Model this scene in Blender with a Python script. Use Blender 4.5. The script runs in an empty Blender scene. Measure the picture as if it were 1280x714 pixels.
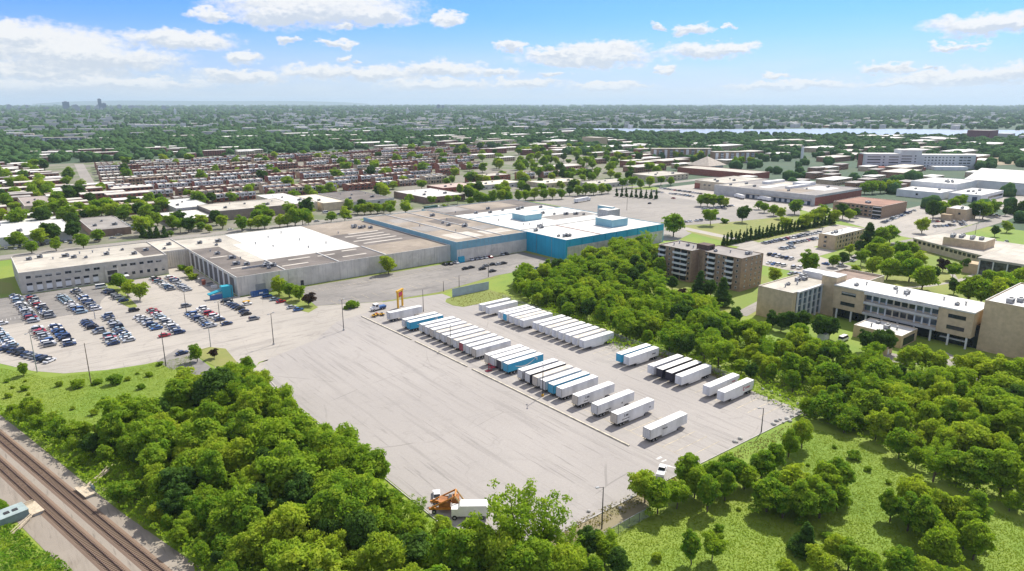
import bpy, math, random
import numpy as np
from mathutils import Vector, Matrix
random.seed(7)
S = bpy.context.scene
C = S.collection
R = math.radians
# The world's X axis runs along the trailers' length, Y along the trailer rows; the camera hovers 90 m over the origin.
F, HOR, CAMH, YAW = 853.0, 129.0, 90.0, 39.0
PITCH = math.atan((357 - HOR) / F)
S.cycles.max_bounces = 6; S.cycles.diffuse_bounces = 3; S.cycles.glossy_bounces = 2; S.cycles.transmission_bounces = 3
S.cycles.volume_bounces = 0; S.cycles.transparent_max_bounces = 6
# ------------------------------------------------------------------ camera, light, exposure
cam = bpy.data.objects.new('camera', bpy.data.cameras.new('camera'))
C.objects.link(cam)
cam.location = (0, 0, CAMH)
cam.rotation_euler = (R(90) - PITCH, 0, R(-YAW))
cam.data.sensor_width = 36.0
cam.data.lens = 36.0 * F / 1280.0
cam.data.clip_start = 1.0
cam.data.clip_end = 90000.0
S.camera = cam
S.view_settings.view_transform = 'Standard'
S.view_settings.look = 'None'
S.view_settings.gamma = 1.0
S.view_settings.exposure = 0.55
SUN_AZ, SUN_EL = 17.0, 49.0         # azimuth counted from +X towards +Y
sun = bpy.data.objects.new('sun', bpy.data.lights.new('sun', 'SUN'))
C.objects.link(sun)
sun.data.energy = 4.3
sun.data.angle = R(0.5)
sun.data.color = (1.0, 0.945, 0.84)
sv = Vector((math.cos(R(SUN_EL)) * math.cos(R(SUN_AZ)), math.cos(R(SUN_EL)) * math.sin(R(SUN_AZ)), math.sin(R(SUN_EL))))
sun.rotation_euler = sv.to_track_quat('Z', 'Y').to_euler()


def px_dir(px, py):
    """world direction of a spot of the photograph (used to place clouds in the sky)"""
    x = (px - 640) / F; y = -(py - 357) / F
    cp, sp = math.cos(PITCH), math.sin(PITCH)
    d = Vector((x, cp + y * sp, -sp + y * cp))
    return Matrix.Rotation(R(-YAW), 3, 'Z') @ d


def U(px, py, z=0.0):
    """ground (or height z) position measured from the photograph"""
    d = px_dir(px, py)
    t = (z - CAMH) / d.z
    return d.x * t, d.y * t


class NT:
    """small node tree helper"""
    def __init__(s, tree):
        s.t = tree; s.n = tree.nodes; s.l = tree.links
    def add(s, typ, **kw):
        n = s.n.new(typ)
        for k, v in kw.items(): setattr(n, k, v)
        return n
    def put(s, sock, v):
        if hasattr(v, 'is_linked'): s.l.new(v, sock)
        else: sock.default_value = v
    def math(s, op, a, b=None, clamp=False):
        n = s.add('ShaderNodeMath', operation=op, use_clamp=clamp)
        s.put(n.inputs[0], a)
        if b is not None: s.put(n.inputs[1], b)
        return n.outputs[0]
    def vec(s, op, a, b=None):
        n = s.add('ShaderNodeVectorMath', operation=op)
        s.put(n.inputs[0], a)
        if b is not None: s.put(n.inputs[1], b)
        return n.outputs['Value'] if op in ('DOT_PRODUCT', 'LENGTH') else n.outputs[0]
    def noise(s, vec, scale, detail=3, rough=0.55, dist=0.0):
        n = s.add('ShaderNodeTexNoise')
        s.l.new(vec, n.inputs['Vector'])
        n.inputs['Scale'].default_value = scale; n.inputs['Detail'].default_value = detail
        n.inputs['Roughness'].default_value = rough; n.inputs['Distortion'].default_value = dist
        return n.outputs['Fac']
    def step(s, v, a, b, lo=0.0, hi=1.0):
        n = s.add('ShaderNodeMapRange', interpolation_type='SMOOTHSTEP')
        s.l.new(v, n.inputs[0])
        for i, q in enumerate((a, b, lo, hi)): n.inputs[i + 1].default_value = q
        return n.outputs[0]
    def mix(s, f, a, b, blend='MIX'):
        n = s.add('ShaderNodeMix', data_type='RGBA', blend_type=blend)
        s.put(n.inputs[0], f)
        s.put(n.inputs[6], a if hasattr(a, 'is_linked') else (*a, 1) if len(a) == 3 else a)
        s.put(n.inputs[7], b if hasattr(b, 'is_linked') else (*b, 1) if len(b) == 3 else b)
        return n.outputs[2]


# ------------------------------------------------------------------ world: Nishita sky, the day's clouds and an added overhead fill cover
W = bpy.data.worlds.new('World'); S.world = W; W.use_nodes = True
W.node_tree.nodes.clear()
w = NT(W.node_tree)
sky = w.add('ShaderNodeTexSky', sky_type='NISHITA', sun_disc=False)
sky.sun_elevation = R(SUN_EL); sky.sun_rotation = R(90 - SUN_AZ)
sky.altitude = 100; sky.air_density = 1.0; sky.dust_density = 0.6; sky.ozone_density = 2.0
bg = w.add('ShaderNodeBackground'); bg.inputs[1].default_value = 0.13
out = w.add('ShaderNodeOutputWorld'); w.l.new(bg.outputs[0], out.inputs[0])
tc = w.add('ShaderNodeTexCoord')
sep = w.add('ShaderNodeSeparateXYZ'); w.l.new(tc.outputs['Generated'], sep.inputs[0])
az = w.math('ARCTAN2', sep.outputs[1], sep.outputs[0])
el = w.math('ARCSINE', sep.outputs[2])
cmb = w.add('ShaderNodeCombineXYZ'); w.l.new(az, cmb.inputs[0]); w.l.new(el, cmb.inputs[1])
ae = cmb.outputs[0]
stretch = w.vec('MULTIPLY', ae, (1.0, 1.9, 1.0))
n1 = w.add('ShaderNodeTexNoise'); w.l.new(stretch, n1.inputs['Vector']); n1.inputs['Scale'].default_value = 38; n1.inputs['Detail'].default_value = 6; n1.inputs['Roughness'].default_value = 0.6
warp = w.vec('MULTIPLY', w.vec('SUBTRACT', n1.outputs['Color'], (0.5, 0.5, 0.5)), (0.075, 0.034, 0.0))
wae = w.vec('ADD', ae, warp)
CLOUDS = [(395, 8, 128, 24), (345, 22, 60, 10), (470, 22, 50, 12), (262, 20, 26, 8), (430, 33, 16, 5), (55, 58, 110, 27), (20, 42, 50, 14), (120, 74, 110, 16), (225, 50, 72, 12),
          (60, 88, 90, 14), (358, 50, 14, 5), (418, 55, 26, 5), (558, 24, 24, 8), (300, 74, 24, 8), (432, 73, 12, 5), (395, 90, 48, 10), (470, 92, 60, 9), (548, 86, 62, 9),
          (620, 90, 30, 6), (300, 96, 60, 8), (735, 72, 96, 11), (755, 60, 60, 9), (690, 66, 40, 7), (880, 64, 62, 9), (925, 60, 22, 8), (866, 37, 24, 6), (823, 33, 11, 4), (833, 88, 13, 5),
          (692, 93, 15, 4), (637, 58, 18, 6), (912, 36, 11, 3), (1108, 86, 34, 6), (1160, 86, 10, 3), (970, 92, 18, 5), (1015, 105, 60, 7), (960, 108, 60, 6), (1225, 32, 60, 15), (1262, 28, 40, 12), (1194, 58, 32, 5),
          (1180, 98, 70, 9), (1255, 92, 50, 12), (1130, 106, 60, 6), (660, 104, 50, 6), (760, 108, 60, 6), (545, 106, 70, 8), (150, 105, 120, 9), (20, 110, 80, 9),
          (-150, 40, 90, 30), (-330, 70, 120, 30), (1430, 50, 90, 26), (1600, 80, 130, 22), (200, -60, 160, 26), (900, -80, 150, 30), (640, -200, 220, 50)]
dens = None; lift = None
for (cx, cy, rx, ry) in CLOUDS:
    d = px_dir(cx, cy).normalized()
    a0, e0 = math.atan2(d.y, d.x), math.asin(d.z)
    k = 1.0 / math.hypot(F, cx - 640)
    q = w.vec('MULTIPLY', w.vec('SUBTRACT', wae, (a0, e0, 0)), (1 / (rx * k), 1 / (ry * k * 1.05), 0))
    v = w.math('SUBTRACT', 1.0, w.vec('DOT_PRODUCT', q, q))
    sy = w.add('ShaderNodeSeparateXYZ'); w.l.new(q, sy.inputs[0])
    lv = w.math('MULTIPLY', w.math('MAXIMUM', v, 0.0), sy.outputs[1])
    dens = v if dens is None else w.math('MAXIMUM', dens, v)
    lift = lv if lift is None else w.math('ADD', lift, lv)
n2 = w.noise(stretch, 90, 5, 0.6)
dn = w.math('ADD', dens, w.math('MULTIPLY', w.math('SUBTRACT', n2, 0.5), 0.9))
alpha = w.step(dn, -0.28, 0.75, 0.0, 0.95)
shade = w.step(w.math('ADD', lift, w.math('MULTIPLY', w.math('SUBTRACT', n2, 0.5), 1.1)), -0.40, 0.22)
ccol = w.mix(shade, (3.5, 3.85, 4.3), (5.1, 5.1, 5.05))
lowmist = w.step(el, -0.02, 0.125, 0.93, 0.0)
skyc = w.mix(1.0, sky.outputs[0], (0.235, 0.455, 1.0), 'MULTIPLY')
over = w.noise(w.vec('MULTIPLY', tc.outputs['Generated'], (2.2, 2.2, 1.2)), 1.6, 4, 0.55)
n3 = w.noise(w.vec('MULTIPLY', ae, (1.0, 6.0, 1.0)), 9, 4, 0.5)
skyc = w.mix(w.math('MULTIPLY', lowmist, w.step(n3, 0.2, 0.75, 0.75, 1.0)), skyc, (4.35, 4.62, 4.75))
mask_up = w.step(el, 0.0, 0.03)
skyc = w.mix(w.math('MULTIPLY', alpha, mask_up), skyc, ccol)
skyc = w.mix(w.math('MULTIPLY', w.step(el, 0.16, 0.34), w.step(over, 0.36, 0.60, 0.25, 0.95)), skyc, (4.6, 4.45, 4.15))     # added cloud cover overhead, out of view, for neutral fill light
w.l.new(skyc, bg.inputs[0])
W.cycles.sampling_method = 'MANUAL'; W.cycles.sample_map_resolution = 512

# ------------------------------------------------------------------ materials
MATS = {}


def M(name, col, rough=0.85, var=0.12, scale=0.4, streak=None, metal=0.0, dirt=0.0):
    """procedural paint / masonry / roofing: a base colour with mottling, optional streaks and stains"""
    if name in MATS: return MATS[name]
    m = bpy.data.materials.new(name); m.use_nodes = True
    t = NT(m.node_tree); b = t.n['Principled BSDF']
    tc = t.add('ShaderNodeTexCoord')
    v = tc.outputs['Object']
    f = t.noise(v, scale, 4, 0.6)
    lo = [c * (1 - var * 1.6) for c in col]; hi = [min(1, c * (1 + var * 1.6)) for c in col]
    c = t.mix(t.step(f, 0.3, 0.7), lo, hi)
    if streak:
        sv_ = t.vec('MULTIPLY', v, streak)
        s = t.noise(sv_, 1.0, 4, 0.6)
        c = t.mix(t.step(s, 0.52, 0.72, 0.0, 0.55), c, [x * 0.55 for x in col])
    if dirt:
        s = t.noise(v, 0.12, 5, 0.65, 0.6)
        c = t.mix(t.step(s, 0.5, 0.7, 0, dirt), c, (0.16, 0.13, 0.11))
    t.l.new(c, b.inputs['Base Color'])
    b.inputs['Roughness'].default_value = rough; b.inputs['Metallic'].default_value = metal
    MATS[name] = m
    return m


def ground_mat(name, base, lo, dark, streak_dir=None, patches=0.5, crack=0.0, joint=None, fine=2.0):
    m = bpy.data.materials.new(name); m.use_nodes = True
    t = NT(m.node_tree); b = t.n['Principled BSDF']
    v = t.add('ShaderNodeTexCoord').outputs['Object']
    big = t.noise(v, 0.018, 5, 0.6, 0.4)
    mid = t.noise(v, 0.11, 4, 0.6, 0.8)
    c = t.mix(t.step(big, 0.38, 0.64), base, lo)
    c = t.mix(t.step(mid, 0.55, 0.75, 0, patches), c, dark)
    if streak_dir:
        s = t.noise(t.vec('MULTIPLY', v, streak_dir), 1.0, 5, 0.62)
        c = t.mix(t.step(s, 0.50, 0.70, 0, 0.62), c, dark)
        s2 = t.noise(t.vec('MULTIPLY', v, [k * 2.9 for k in streak_dir]), 1.0, 3, 0.6)
        c = t.mix(t.step(s2, 0.58, 0.70, 0, 0.6), c, [x * 0.75 for x in dark])
        c = t.mix(t.step(s2, 0.2, 0.36, 0.25, 0), c, [min(1, x * 1.25) for x in base])
    if crack:
        vo = t.add('ShaderNodeTexVoronoi', feature='DISTANCE_TO_EDGE')
        wv = t.vec('ADD', v, t.vec('MULTIPLY', t.vec('SUBTRACT', t.add('ShaderNodeTexNoise').outputs['Color'], (.5, .5, .5)), (6, 6, 0)))
        t.l.new(wv, vo.inputs['Vector']); vo.inputs['Scale'].default_value = crack
        br = t.noise(v, 0.05, 3)
        c = t.mix(t.math('MULTIPLY', t.step(vo.outputs['Distance'], 0.0025, 0.005, 1, 0), t.step(br, 0.45, 0.6, 0, 0.42)), c, [x * 0.6 for x in dark])
        s3 = t.noise(v, 0.03, 2, 0.45, 3.2)
        ridge = t.math('ABSOLUTE', t.math('SUBTRACT', s3, 0.5))
        c = t.mix(t.math('MULTIPLY', t.step(ridge, 0.0, 0.016, 1, 0), t.step(mid, 0.4, 0.6, 0, 0.38)), c, dark)
        spot = t.noise(v, 0.35, 2, 0.5)
        c = t.mix(t.step(spot, 0.72, 0.8, 0, 0.5), c, [x * 0.7 for x in dark])
    f = t.noise(v, fine, 3, 0.7)
    c = t.mix(1.0, c, t.mix(f, (0.86, 0.86, 0.86), (1.12, 1.12, 1.12)), 'MULTIPLY')
    t.l.new(c, b.inputs['Base Color']); b.inputs['Roughness'].default_value = 0.92
    MATS[name] = m
    return m


def leaf_mat(name, c1, c2, c3, trans=0.35):
    m = bpy.data.materials.new(name); m.use_nodes = True
    t = NT(m.node_tree); t.n.clear()
    oi = t.add('ShaderNodeObjectInfo')
    v = t.add('ShaderNodeTexCoord').outputs['Object']
    f = t.noise(v, 0.55, 2, 0.6)
    c = t.mix(oi.outputs['Random'], c1, c2)
    c = t.mix(t.step(f, 0.42, 0.68, 0, 0.75), c, c3)
    d = t.add('ShaderNodeBsdfDiffuse'); t.l.new(c, d.inputs[0])
    tr = t.add('ShaderNodeBsdfTranslucent')
    t.l.new(t.mix(1.0, c, (1.25, 1.3, 0.6), 'MULTIPLY'), tr.inputs[0])
    mx = t.add('ShaderNodeMixShader'); mx.inputs[0].default_value = trans
    t.l.new(d.outputs[0], mx.inputs[1]); t.l.new(tr.outputs[0], mx.inputs[2])
    o = t.add('ShaderNodeOutputMaterial'); t.l.new(mx.outputs[0], o.inputs[0])
    MATS[name] = m
    return m


LEAF = leaf_mat('leaf_green', (0.135, 0.265, 0.030), (0.245, 0.360, 0.034), (0.34, 0.43, 0.044), .45)
LEAF_D = leaf_mat('leaf_dark', (0.06, 0.125, 0.028), (0.085, 0.155, 0.030), (0.11, 0.19, 0.036), 0.35)
LEAF_Y = leaf_mat('leaf_lime', (0.33, 0.42, 0.040), (0.27, 0.38, 0.040), (0.41, 0.46, 0.055), 0.45)
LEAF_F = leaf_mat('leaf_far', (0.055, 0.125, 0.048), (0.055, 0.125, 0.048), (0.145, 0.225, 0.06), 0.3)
LEAF_P = leaf_mat('leaf_plum', (0.05, 0.035, 0.03), (0.07, 0.045, 0.035), (0.08, 0.06, 0.04), 0.2)
BARK = M('bark', (0.12, 0.09, 0.065), 0.95, 0.2, 3)
GLASS = M('window_glass', (0.02, 0.026, 0.032), 0.12, 0.25, 0.6)
FRAME = M('window_frame', (0.55, 0.55, 0.53), 0.6, 0.05)
WHITE = M('white_paint', (0.78, 0.78, 0.76), 0.55, 0.04, 0.5, dirt=0.12)
DARK = M('dark_metal', (0.03, 0.03, 0.032), 0.6, 0.1)
RUBBER = M('rubber', (0.015, 0.015, 0.016), 0.9, 0.1)
STEEL = M('galvanised_steel', (0.35, 0.36, 0.37), 0.45, 0.1, 1.0, metal=0.4)
HVAC = M('unit_grey', (0.30, 0.31, 0.32), 0.6, 0.15, 1.2)
CONC = M('concrete', (0.42, 0.41, 0.38), 0.9, 0.12, 0.6, dirt=0.3)


# ------------------------------------------------------------------ mesh helpers
class MB:
    def __init__(s): s.v = []; s.f = []; s.m = []
    def quad(s, a, b, c, d, m=0):
        i = len(s.v); s.v += [a, b, c, d]; s.f.append((i, i + 1, i + 2, i + 3)); s.m.append(m); return s
    def box(s, x0, y0, z0, x1, y1, z1, m=0, bottom=True, top=True):
        i = len(s.v)
        s.v += [(x0, y0, z0), (x1, y0, z0), (x1, y1, z0), (x0, y1, z0), (x0, y0, z1), (x1, y0, z1), (x1, y1, z1), (x0, y1, z1)]
        fs = [(0, 1, 5, 4), (1, 2, 6, 5), (2, 3, 7, 6), (3, 0, 4, 7)]
        if top: fs.append((4, 5, 6, 7))
        if bottom: fs.append((3, 2, 1, 0))
        for f in fs: s.f.append(tuple(i + k for k in f)); s.m.append(m)
        return s
    def prism(s, pts, z0, z1, m=0, top=True, bottom=False):
        i = len(s.v); n = len(pts)
        s.v += [(p[0], p[1], z0) for p in pts] + [(p[0], p[1], z1) for p in pts]
        for k in range(n):
            s.f.append((i + k, i + (k + 1) % n, i + n + (k + 1) % n, i + n + k)); s.m.append(m)
        if top: s.f.append(tuple(range(i + n, i + 2 * n))); s.m.append(m)
        if bottom: s.f.append(tuple(reversed(range(i, i + n)))); s.m.append(m)
        return s
    def side(s, prof, y0, y1, m=0):
        """profile in x,z extruded across y"""
        i = len(s.v); n = len(prof)
        s.v += [(p[0], y0, p[1]) for p in prof] + [(p[0], y1, p[1]) for p in prof]
        for k in range(n):
            s.f.append((i + (k + 1) % n, i + k, i + n + k, i + n + (k + 1) % n)); s.m.append(m)
        s.f.append(tuple(range(i, i + n))); s.m.append(m)
        s.f.append(tuple(reversed(range(i + n, i + 2 * n)))); s.m.append(m)
        return s
    def tube(s, a, b, r0, r1=None, n=8, m=0):
        r1 = r0 if r1 is None else r1
        a = Vector(a); b = Vector(b); d = (b - a).normalized()
        x = d.orthogonal().normalized(); y = d.cross(x)
        i = len(s.v)
        for (c, r) in ((a, r0), (b, r1)):
            for k in range(n):
                t = 2 * math.pi * k / n
                s.v.append(tuple(c + x * (r * math.cos(t)) + y * (r * math.sin(t))))
        for k in range(n):
            s.f.append((i + k, i + (k + 1) % n, i + n + (k + 1) % n, i + n + k)); s.m.append(m)
        s.f.append(tuple(range(i + n, i + 2 * n))); s.m.append(m)
        s.f.append(tuple(reversed(range(i, i + n)))); s.m.append(m)
        return s
    def mesh(s, name, mats):
        me = bpy.data.meshes.new(name); me.from_pydata(s.v, [], s.f)
        for m in (mats if isinstance(mats, (list, tuple)) else [mats]): me.materials.append(m)
        if any(s.m): me.polygons.foreach_set('material_index', s.m)
        me.update()
        return me
    def build(s, name, mats, parent=None, loc=(0, 0, 0), rot=0.0):
        return put(name, s.mesh(name, mats), parent, loc, rot)


def put(name, me, parent=None, loc=(0, 0, 0), rot=0.0, scale=None):
    o = bpy.data.objects.new(name, me); C.objects.link(o)
    if parent: o.parent = parent
    o.location = loc; o.rotation_euler = (0, 0, rot)
    if scale: o.scale = scale
    return o


def tag(o, label=None, cat=None, group=None, kind=None):
    if label: o['label'] = label
    if cat: o['category'] = cat
    if group: o['group'] = group
    if kind: o['kind'] = kind
    return o


def thing(name, label, cat, loc=(0, 0, 0), rot=0.0, group=None):
    o = bpy.data.objects.new(name, None); C.objects.link(o)
    o.location = loc; o.rotation_euler = (0, 0, rot); o.empty_display_size = 0.5
    return tag(o, label, cat, group)


def copy_tree(o, parent=None):
    c = o.copy(); C.objects.link(c)
    if parent: c.parent = parent
    for ch in o.children: copy_tree(ch, c)
    return c


def np_mesh(name, V, Fq, mat, smooth=False):
    V = np.asarray(V, dtype=np.float32); Fq = np.asarray(Fq, dtype=np.int32); k = Fq.shape[1]
    me = bpy.data.meshes.new(name)
    me.vertices.add(len(V)); me.vertices.foreach_set('co', V.ravel())
    me.loops.add(Fq.size); me.loops.foreach_set('vertex_index', Fq.ravel())
    me.polygons.add(len(Fq)); me.polygons.foreach_set('loop_start', np.arange(0, Fq.size, k, dtype=np.int32))
    me.update(calc_edges=True)
    if smooth: me.polygons.foreach_set('use_smooth', np.ones(len(Fq), dtype=bool))
    me.materials.append(mat)
    return me


def inside(p, poly):
    x, y = p; c = False; n = len(poly)
    for i in range(n):
        x0, y0 = poly[i]; x1, y1 = poly[i - 1]
        if (y0 > y) != (y1 > y) and x < (x1 - x0) * (y - y0) / (y1 - y0) + x0: c = not c
    return c


ORD = ['first', 'second', 'third', 'fourth', 'fifth', 'sixth', 'seventh', 'eighth', 'ninth', 'tenth', 'eleventh', 'twelfth', 'thirteenth', 'fourteenth', 'fifteenth', 'sixteenth', 'seventeenth', 'eighteenth', 'nineteenth', 'twentieth',
       'twenty-first', 'twenty-second', 'twenty-third', 'twenty-fourth', 'twenty-fifth', 'twenty-sixth', 'twenty-seventh', 'twenty-eighth', 'twenty-ninth', 'thirtieth', 'thirty-first', 'thirty-second', 'thirty-third', 'thirty-fourth', 'thirty-fifth', 'thirty-sixth', 'thirty-seventh', 'thirty-eighth', 'thirty-ninth', 'fortieth']
OCC = []            # footprints of buildings, kept free of trees

# ================================================================== the ground and everything paved
ground_mat('meadow_grass', (0.155, 0.245, 0.024), (0.205, 0.265, 0.032), (0.115, 0.20, 0.020), None, 0.6, 0, fine=0.9)
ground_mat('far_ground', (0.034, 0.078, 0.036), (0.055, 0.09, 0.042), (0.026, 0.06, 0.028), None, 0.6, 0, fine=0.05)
ground_mat('lawn', (0.16, 0.225, 0.030), (0.22, 0.24, 0.05), (0.11, 0.17, 0.024), None, 0.5, 0, fine=0.8)
ground_mat('dry_lawn', (0.235, 0.235, 0.065), (0.18, 0.215, 0.045), (0.28, 0.24, 0.11), None, 0.5, 0, fine=0.8)
ground_mat('yard_concrete', (0.358, 0.332, 0.308), (0.328, 0.304, 0.283), (0.25, 0.232, 0.216), (0.42, 0.017, 1.0), 0.34, 0.028, fine=1.5)
ground_mat('lot_concrete', (0.40, 0.365, 0.32), (0.35, 0.322, 0.285), (0.25, 0.228, 0.205), (0.03, 0.28, 1.0), 0.42, 0.05, fine=1.5)
ground_mat('lot_asphalt', (0.27, 0.25, 0.228), (0.19, 0.178, 0.166), (0.13, 0.122, 0.116), (0.05, 0.3, 1.0), 0.7, 0.06, fine=1.5)
ground_mat('town_paving', (0.22, 0.20, 0.165), (0.115, 0.145, 0.06), (0.08, 0.12, 0.04), None, 0.6, 0, fine=0.3)
ground_mat('road_asphalt', (0.31, 0.285, 0.255), (0.26, 0.24, 0.215), (0.19, 0.175, 0.16), (0.02, 0.5, 1.0), 0.45, 0.05, fine=1.0)
ground_mat('ballast', (0.31, 0.27, 0.225), (0.26, 0.225, 0.185), (0.19, 0.16, 0.13), (0.5, 0.05, 1), 0.4, 0, fine=3.0)
ground_mat('rusty_ballast', (0.215, 0.15, 0.105), (0.18, 0.125, 0.09), (0.13, 0.09, 0.07), None, 0.4, 0, fine=3.0)
ground_mat('bare_soil', (0.30, 0.245, 0.16), (0.22, 0.19, 0.11), (0.14, 0.14, 0.06), None, 0.6, 0, fine=1.2)

g = [-45000, -12000, -4000, -1500, -600, -200, 0, 100, 200, 300, 400, 600, 900, 1400, 2200, 4000, 9000, 20000, 45000]
gm = MB()
for i in range(len(g)):
    for j in range(len(g)): gm.v.append((g[i], g[j], 0.0))
for i in range(len(g) - 1):
    for j in range(len(g) - 1):
        a = i * len(g) + j; gm.f.append((a, a + len(g), a + len(g) + 1, a + 1))
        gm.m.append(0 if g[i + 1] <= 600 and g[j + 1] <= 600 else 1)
tag(gm.build('ground', [MATS['meadow_grass'], MATS['far_ground']]), kind='structure')


def sheet(name, pts, z, mat, n=None):
    m = MB(); m.v = [(p[0], p[1], z) for p in pts]; m.f = [tuple(range(len(pts)))]; m.m = [0]
    a = sum(pts[i][0] * pts[(i + 1) % len(pts)][1] - pts[(i + 1) % len(pts)][0] * pts[i][1] for i in range(len(pts)))
    if a < 0: m.f = [tuple(reversed(m.f[0]))]
    return tag(m.build(name, MATS[mat] if isinstance(mat, str) else mat), kind='structure')


def strip(name, line, wd, z, mat):
    """road-like strip along a polyline"""
    m = MB(); L = [Vector((p[0], p[1])) for p in line]
    for i, p in enumerate(L):
        d = (L[min(i + 1, len(L) - 1)] - L[max(i - 1, 0)]).normalized(); nrm = Vector((-d.y, d.x)) * wd / 2
        m.v += [(p.x - nrm.x, p.y - nrm.y, z), (p.x + nrm.x, p.y + nrm.y, z)]
    for i in range(len(L) - 1): m.f.append((2 * i, 2 * i + 2, 2 * i + 3, 2 * i + 1)); m.m.append(0)
    return tag(m.build(name, MATS[mat]), kind='structure')


PX = lambda pts: [U(*p) for p in pts]
sheet('town_ground', [(-80, 497), (560, 497), (760, 640), (980, 640), (980, 1260), (-80, 1260)], 0.03, 'town_paving')
sheet('parking_lot', [(-70, 397), (-70, 335), (1.5, 293), (10, 277), (18, 267.6), (30, 262), (41.5, 259.5), (57, 260), (61, 250), (60, 238), (57, 226), (55, 214), (60, 208), (67, 214), (69, 228), (74, 236), (100, 240), (143, 262), (146, 277), (119, 290), (108, 326), (96, 329), (96, 420), (82, 420), (82, 397)], 0.035, 'lot_concrete')
sheet('parking_lot', [(3, 345), (40, 345), (44, 362), (50, 376), (48, 392), (46, 396.5), (3, 396.5)], 0.05, 'lot_asphalt')
yard_pts = [(71.5, 96.5), (75, 94), (188, 91.5), (189.5, 120), (190.5, 168), (188, 200), (186.5, 245), (170.5, 246), (168.2, 251), (168.8, 258), (172, 262), (175.5, 263), (175.5, 271), (146, 276), (140, 268), (116, 262), (100, 246), (78, 237), (72, 228), (70.5, 200)]
sheet('trailer_yard', yard_pts, 0.06, 'yard_concrete')
sheet('parking_lot', [(119, 290.2), (146, 277.4), (176, 274.4), (219, 283.3), (262, 281.5), (268.5, 287), (268.5, 321), (222, 321.5), (219, 325), (124, 325.5)], 0.045, 'lot_asphalt')
sheet('yard_apron', [(58, 203), (71, 199), (73, 228), (80, 238), (101, 247), (99, 239), (74, 235), (66, 226), (64, 212)], 0.033, 'lot_concrete')
sheet('grass_verge', [(97, 326.5), (219, 323.5), (219, 328), (97, 328.4)], 0.055, 'lawn')
sheet('grass_verge', [(147, 276.2), (176, 271.6), (219, 280.3), (219, 283.1), (176, 274.2), (147, 277.2)], 0.055, 'lawn')
sheet('grass_verge', [(262, 280), (300, 280), (300, 285.5), (272, 285.7), (272, 323), (268.8, 323), (268.8, 285)], 0.055, 'lawn')
sheet('grass_patch', [(170.8, 246.3), (187, 245.3), (199, 245), (198, 262), (176, 262.4), (172.3, 261.6), (169.2, 257.8), (168.6, 251.2)], 0.075, 'dry_lawn')
sheet('grass_island', PX([(118, 345), (150, 360), (172, 383), (166, 387), (150, 379), (128, 362)]), 0.07, 'lawn')
sheet('grass_island', PX([(333, 362), (345, 362), (398, 384), (386, 391), (374, 388), (350, 375)]), 0.07, 'lawn')
sheet('grass_island', PX([(238, 440), (262, 434), (282, 436), (302, 460), (310, 475), (296, 478), (276, 462), (262, 455)]), 0.075, 'dry_lawn')
sheet('grass_verge', PX([(0, 368), (0, 352), (14, 354), (20, 367)]), 0.07, 'lawn')
sheet('driveway', PX([(196, 452), (222, 436), (246, 446), (262, 458), (287, 494), (280, 500), (254, 478), (232, 462), (214, 462)]), 0.05, 'lot_asphalt')
# streets
strip('street', [(-300, 507), (760, 507)], 13, 0.07, 'road_asphalt')
strip('sidewalk', [(-300, 497.5), (560, 497.5)], 3, 0.12, 'town_paving')
strip('avenue', [(110, 860), (115, 887), (150, 1239)], 12, 0.07, 'road_asphalt')
strip('street', PX([(1118, 306), (1160, 298), (1206, 288), (1240, 278), (1262, 270), (1290, 266)]), 10, 0.09, 'road_asphalt')
strip('street', PX([(925, 394), (957, 377), (985, 360), (1040, 330), (1064, 325), (1090, 310)]), 6, 0.09, 'road_asphalt')
strip('path', PX([(1128, 360), (1160, 358), (1196, 352), (1222, 342)]), 2.5, 0.09, 'lot_concrete')
strip('path', PX([(1196, 352), (1190, 342), (1184, 335)]), 2.5, 0.094, 'lot_concrete')
strip('street', PX([(1090, 442), (1130, 450), (1180, 446), (1225, 470), (1290, 500)]), 11, 0.09, 'road_asphalt')
# car parks and lawns east of the big plant
sheet('parking_lot', PX([(700, 258), (655, 250), (765, 236), (835, 238), (935, 262), (1000, 262), (1000, 277), (885, 281), (848, 300), (812, 302)]), 0.05, 'road_asphalt')
sheet('lawn', PX([(848, 282), (890, 280), (1010, 268), (1045, 280), (1015, 288), (950, 302), (905, 302), (860, 290)]), 0.06, 'dry_lawn')
strip('lane', PX([(838, 282), (900, 295), (940, 303), (920, 308)]), 9, 0.085, 'lot_concrete')
sheet('parking_lot', [(352, 170), (352, 232), (385, 244), (520, 246), (520, 222), (466, 214), (424, 214), (424, 198), (400, 198), (388, 170)], 0.07, 'lot_concrete')
sheet('lawn', [(302, 60), (420, 50), (470, 120), (462, 196), (424, 196), (400, 190), (388, 168), (340, 160), (304, 156)], 0.055, 'lawn')
sheet('parking_lot', PX([(1000, 262), (1100, 290), (1150, 300), (1250, 270), (1180, 250), (1130, 262), (1100, 272), (1040, 262), (1020, 250)]), 0.05, 'lot_concrete')
sheet('parking_lot', PX([(820, 236), (870, 230), (900, 236), (1010, 256), (1000, 262), (935, 262), (840, 246)]), 0.058, 'lot_concrete')
sheet('parking_lot', PX([(1225, 250), (1280, 244), (1290, 262), (1230, 262)]), 0.058, 'lot_concrete')
sheet('lawn', PX([(905, 330), (960, 345), (975, 395), (890, 395), (835, 378), (830, 360)]), 0.055, 'lawn')
sheet('field', PX([(1221, 201), (1240, 194), (1300, 192), (1300, 204), (1250, 207)]), 0.3, 'bare_soil')
sheet('bare_ground', [(189, 120), (196, 126), (194, 165), (191, 168)], 0.05, 'bare_soil')
sheet('bare_ground', [(82, 93.6), (120, 93.2), (120, 88.5), (96, 87.5), (84, 89)], 0.05, 'bare_soil')
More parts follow.
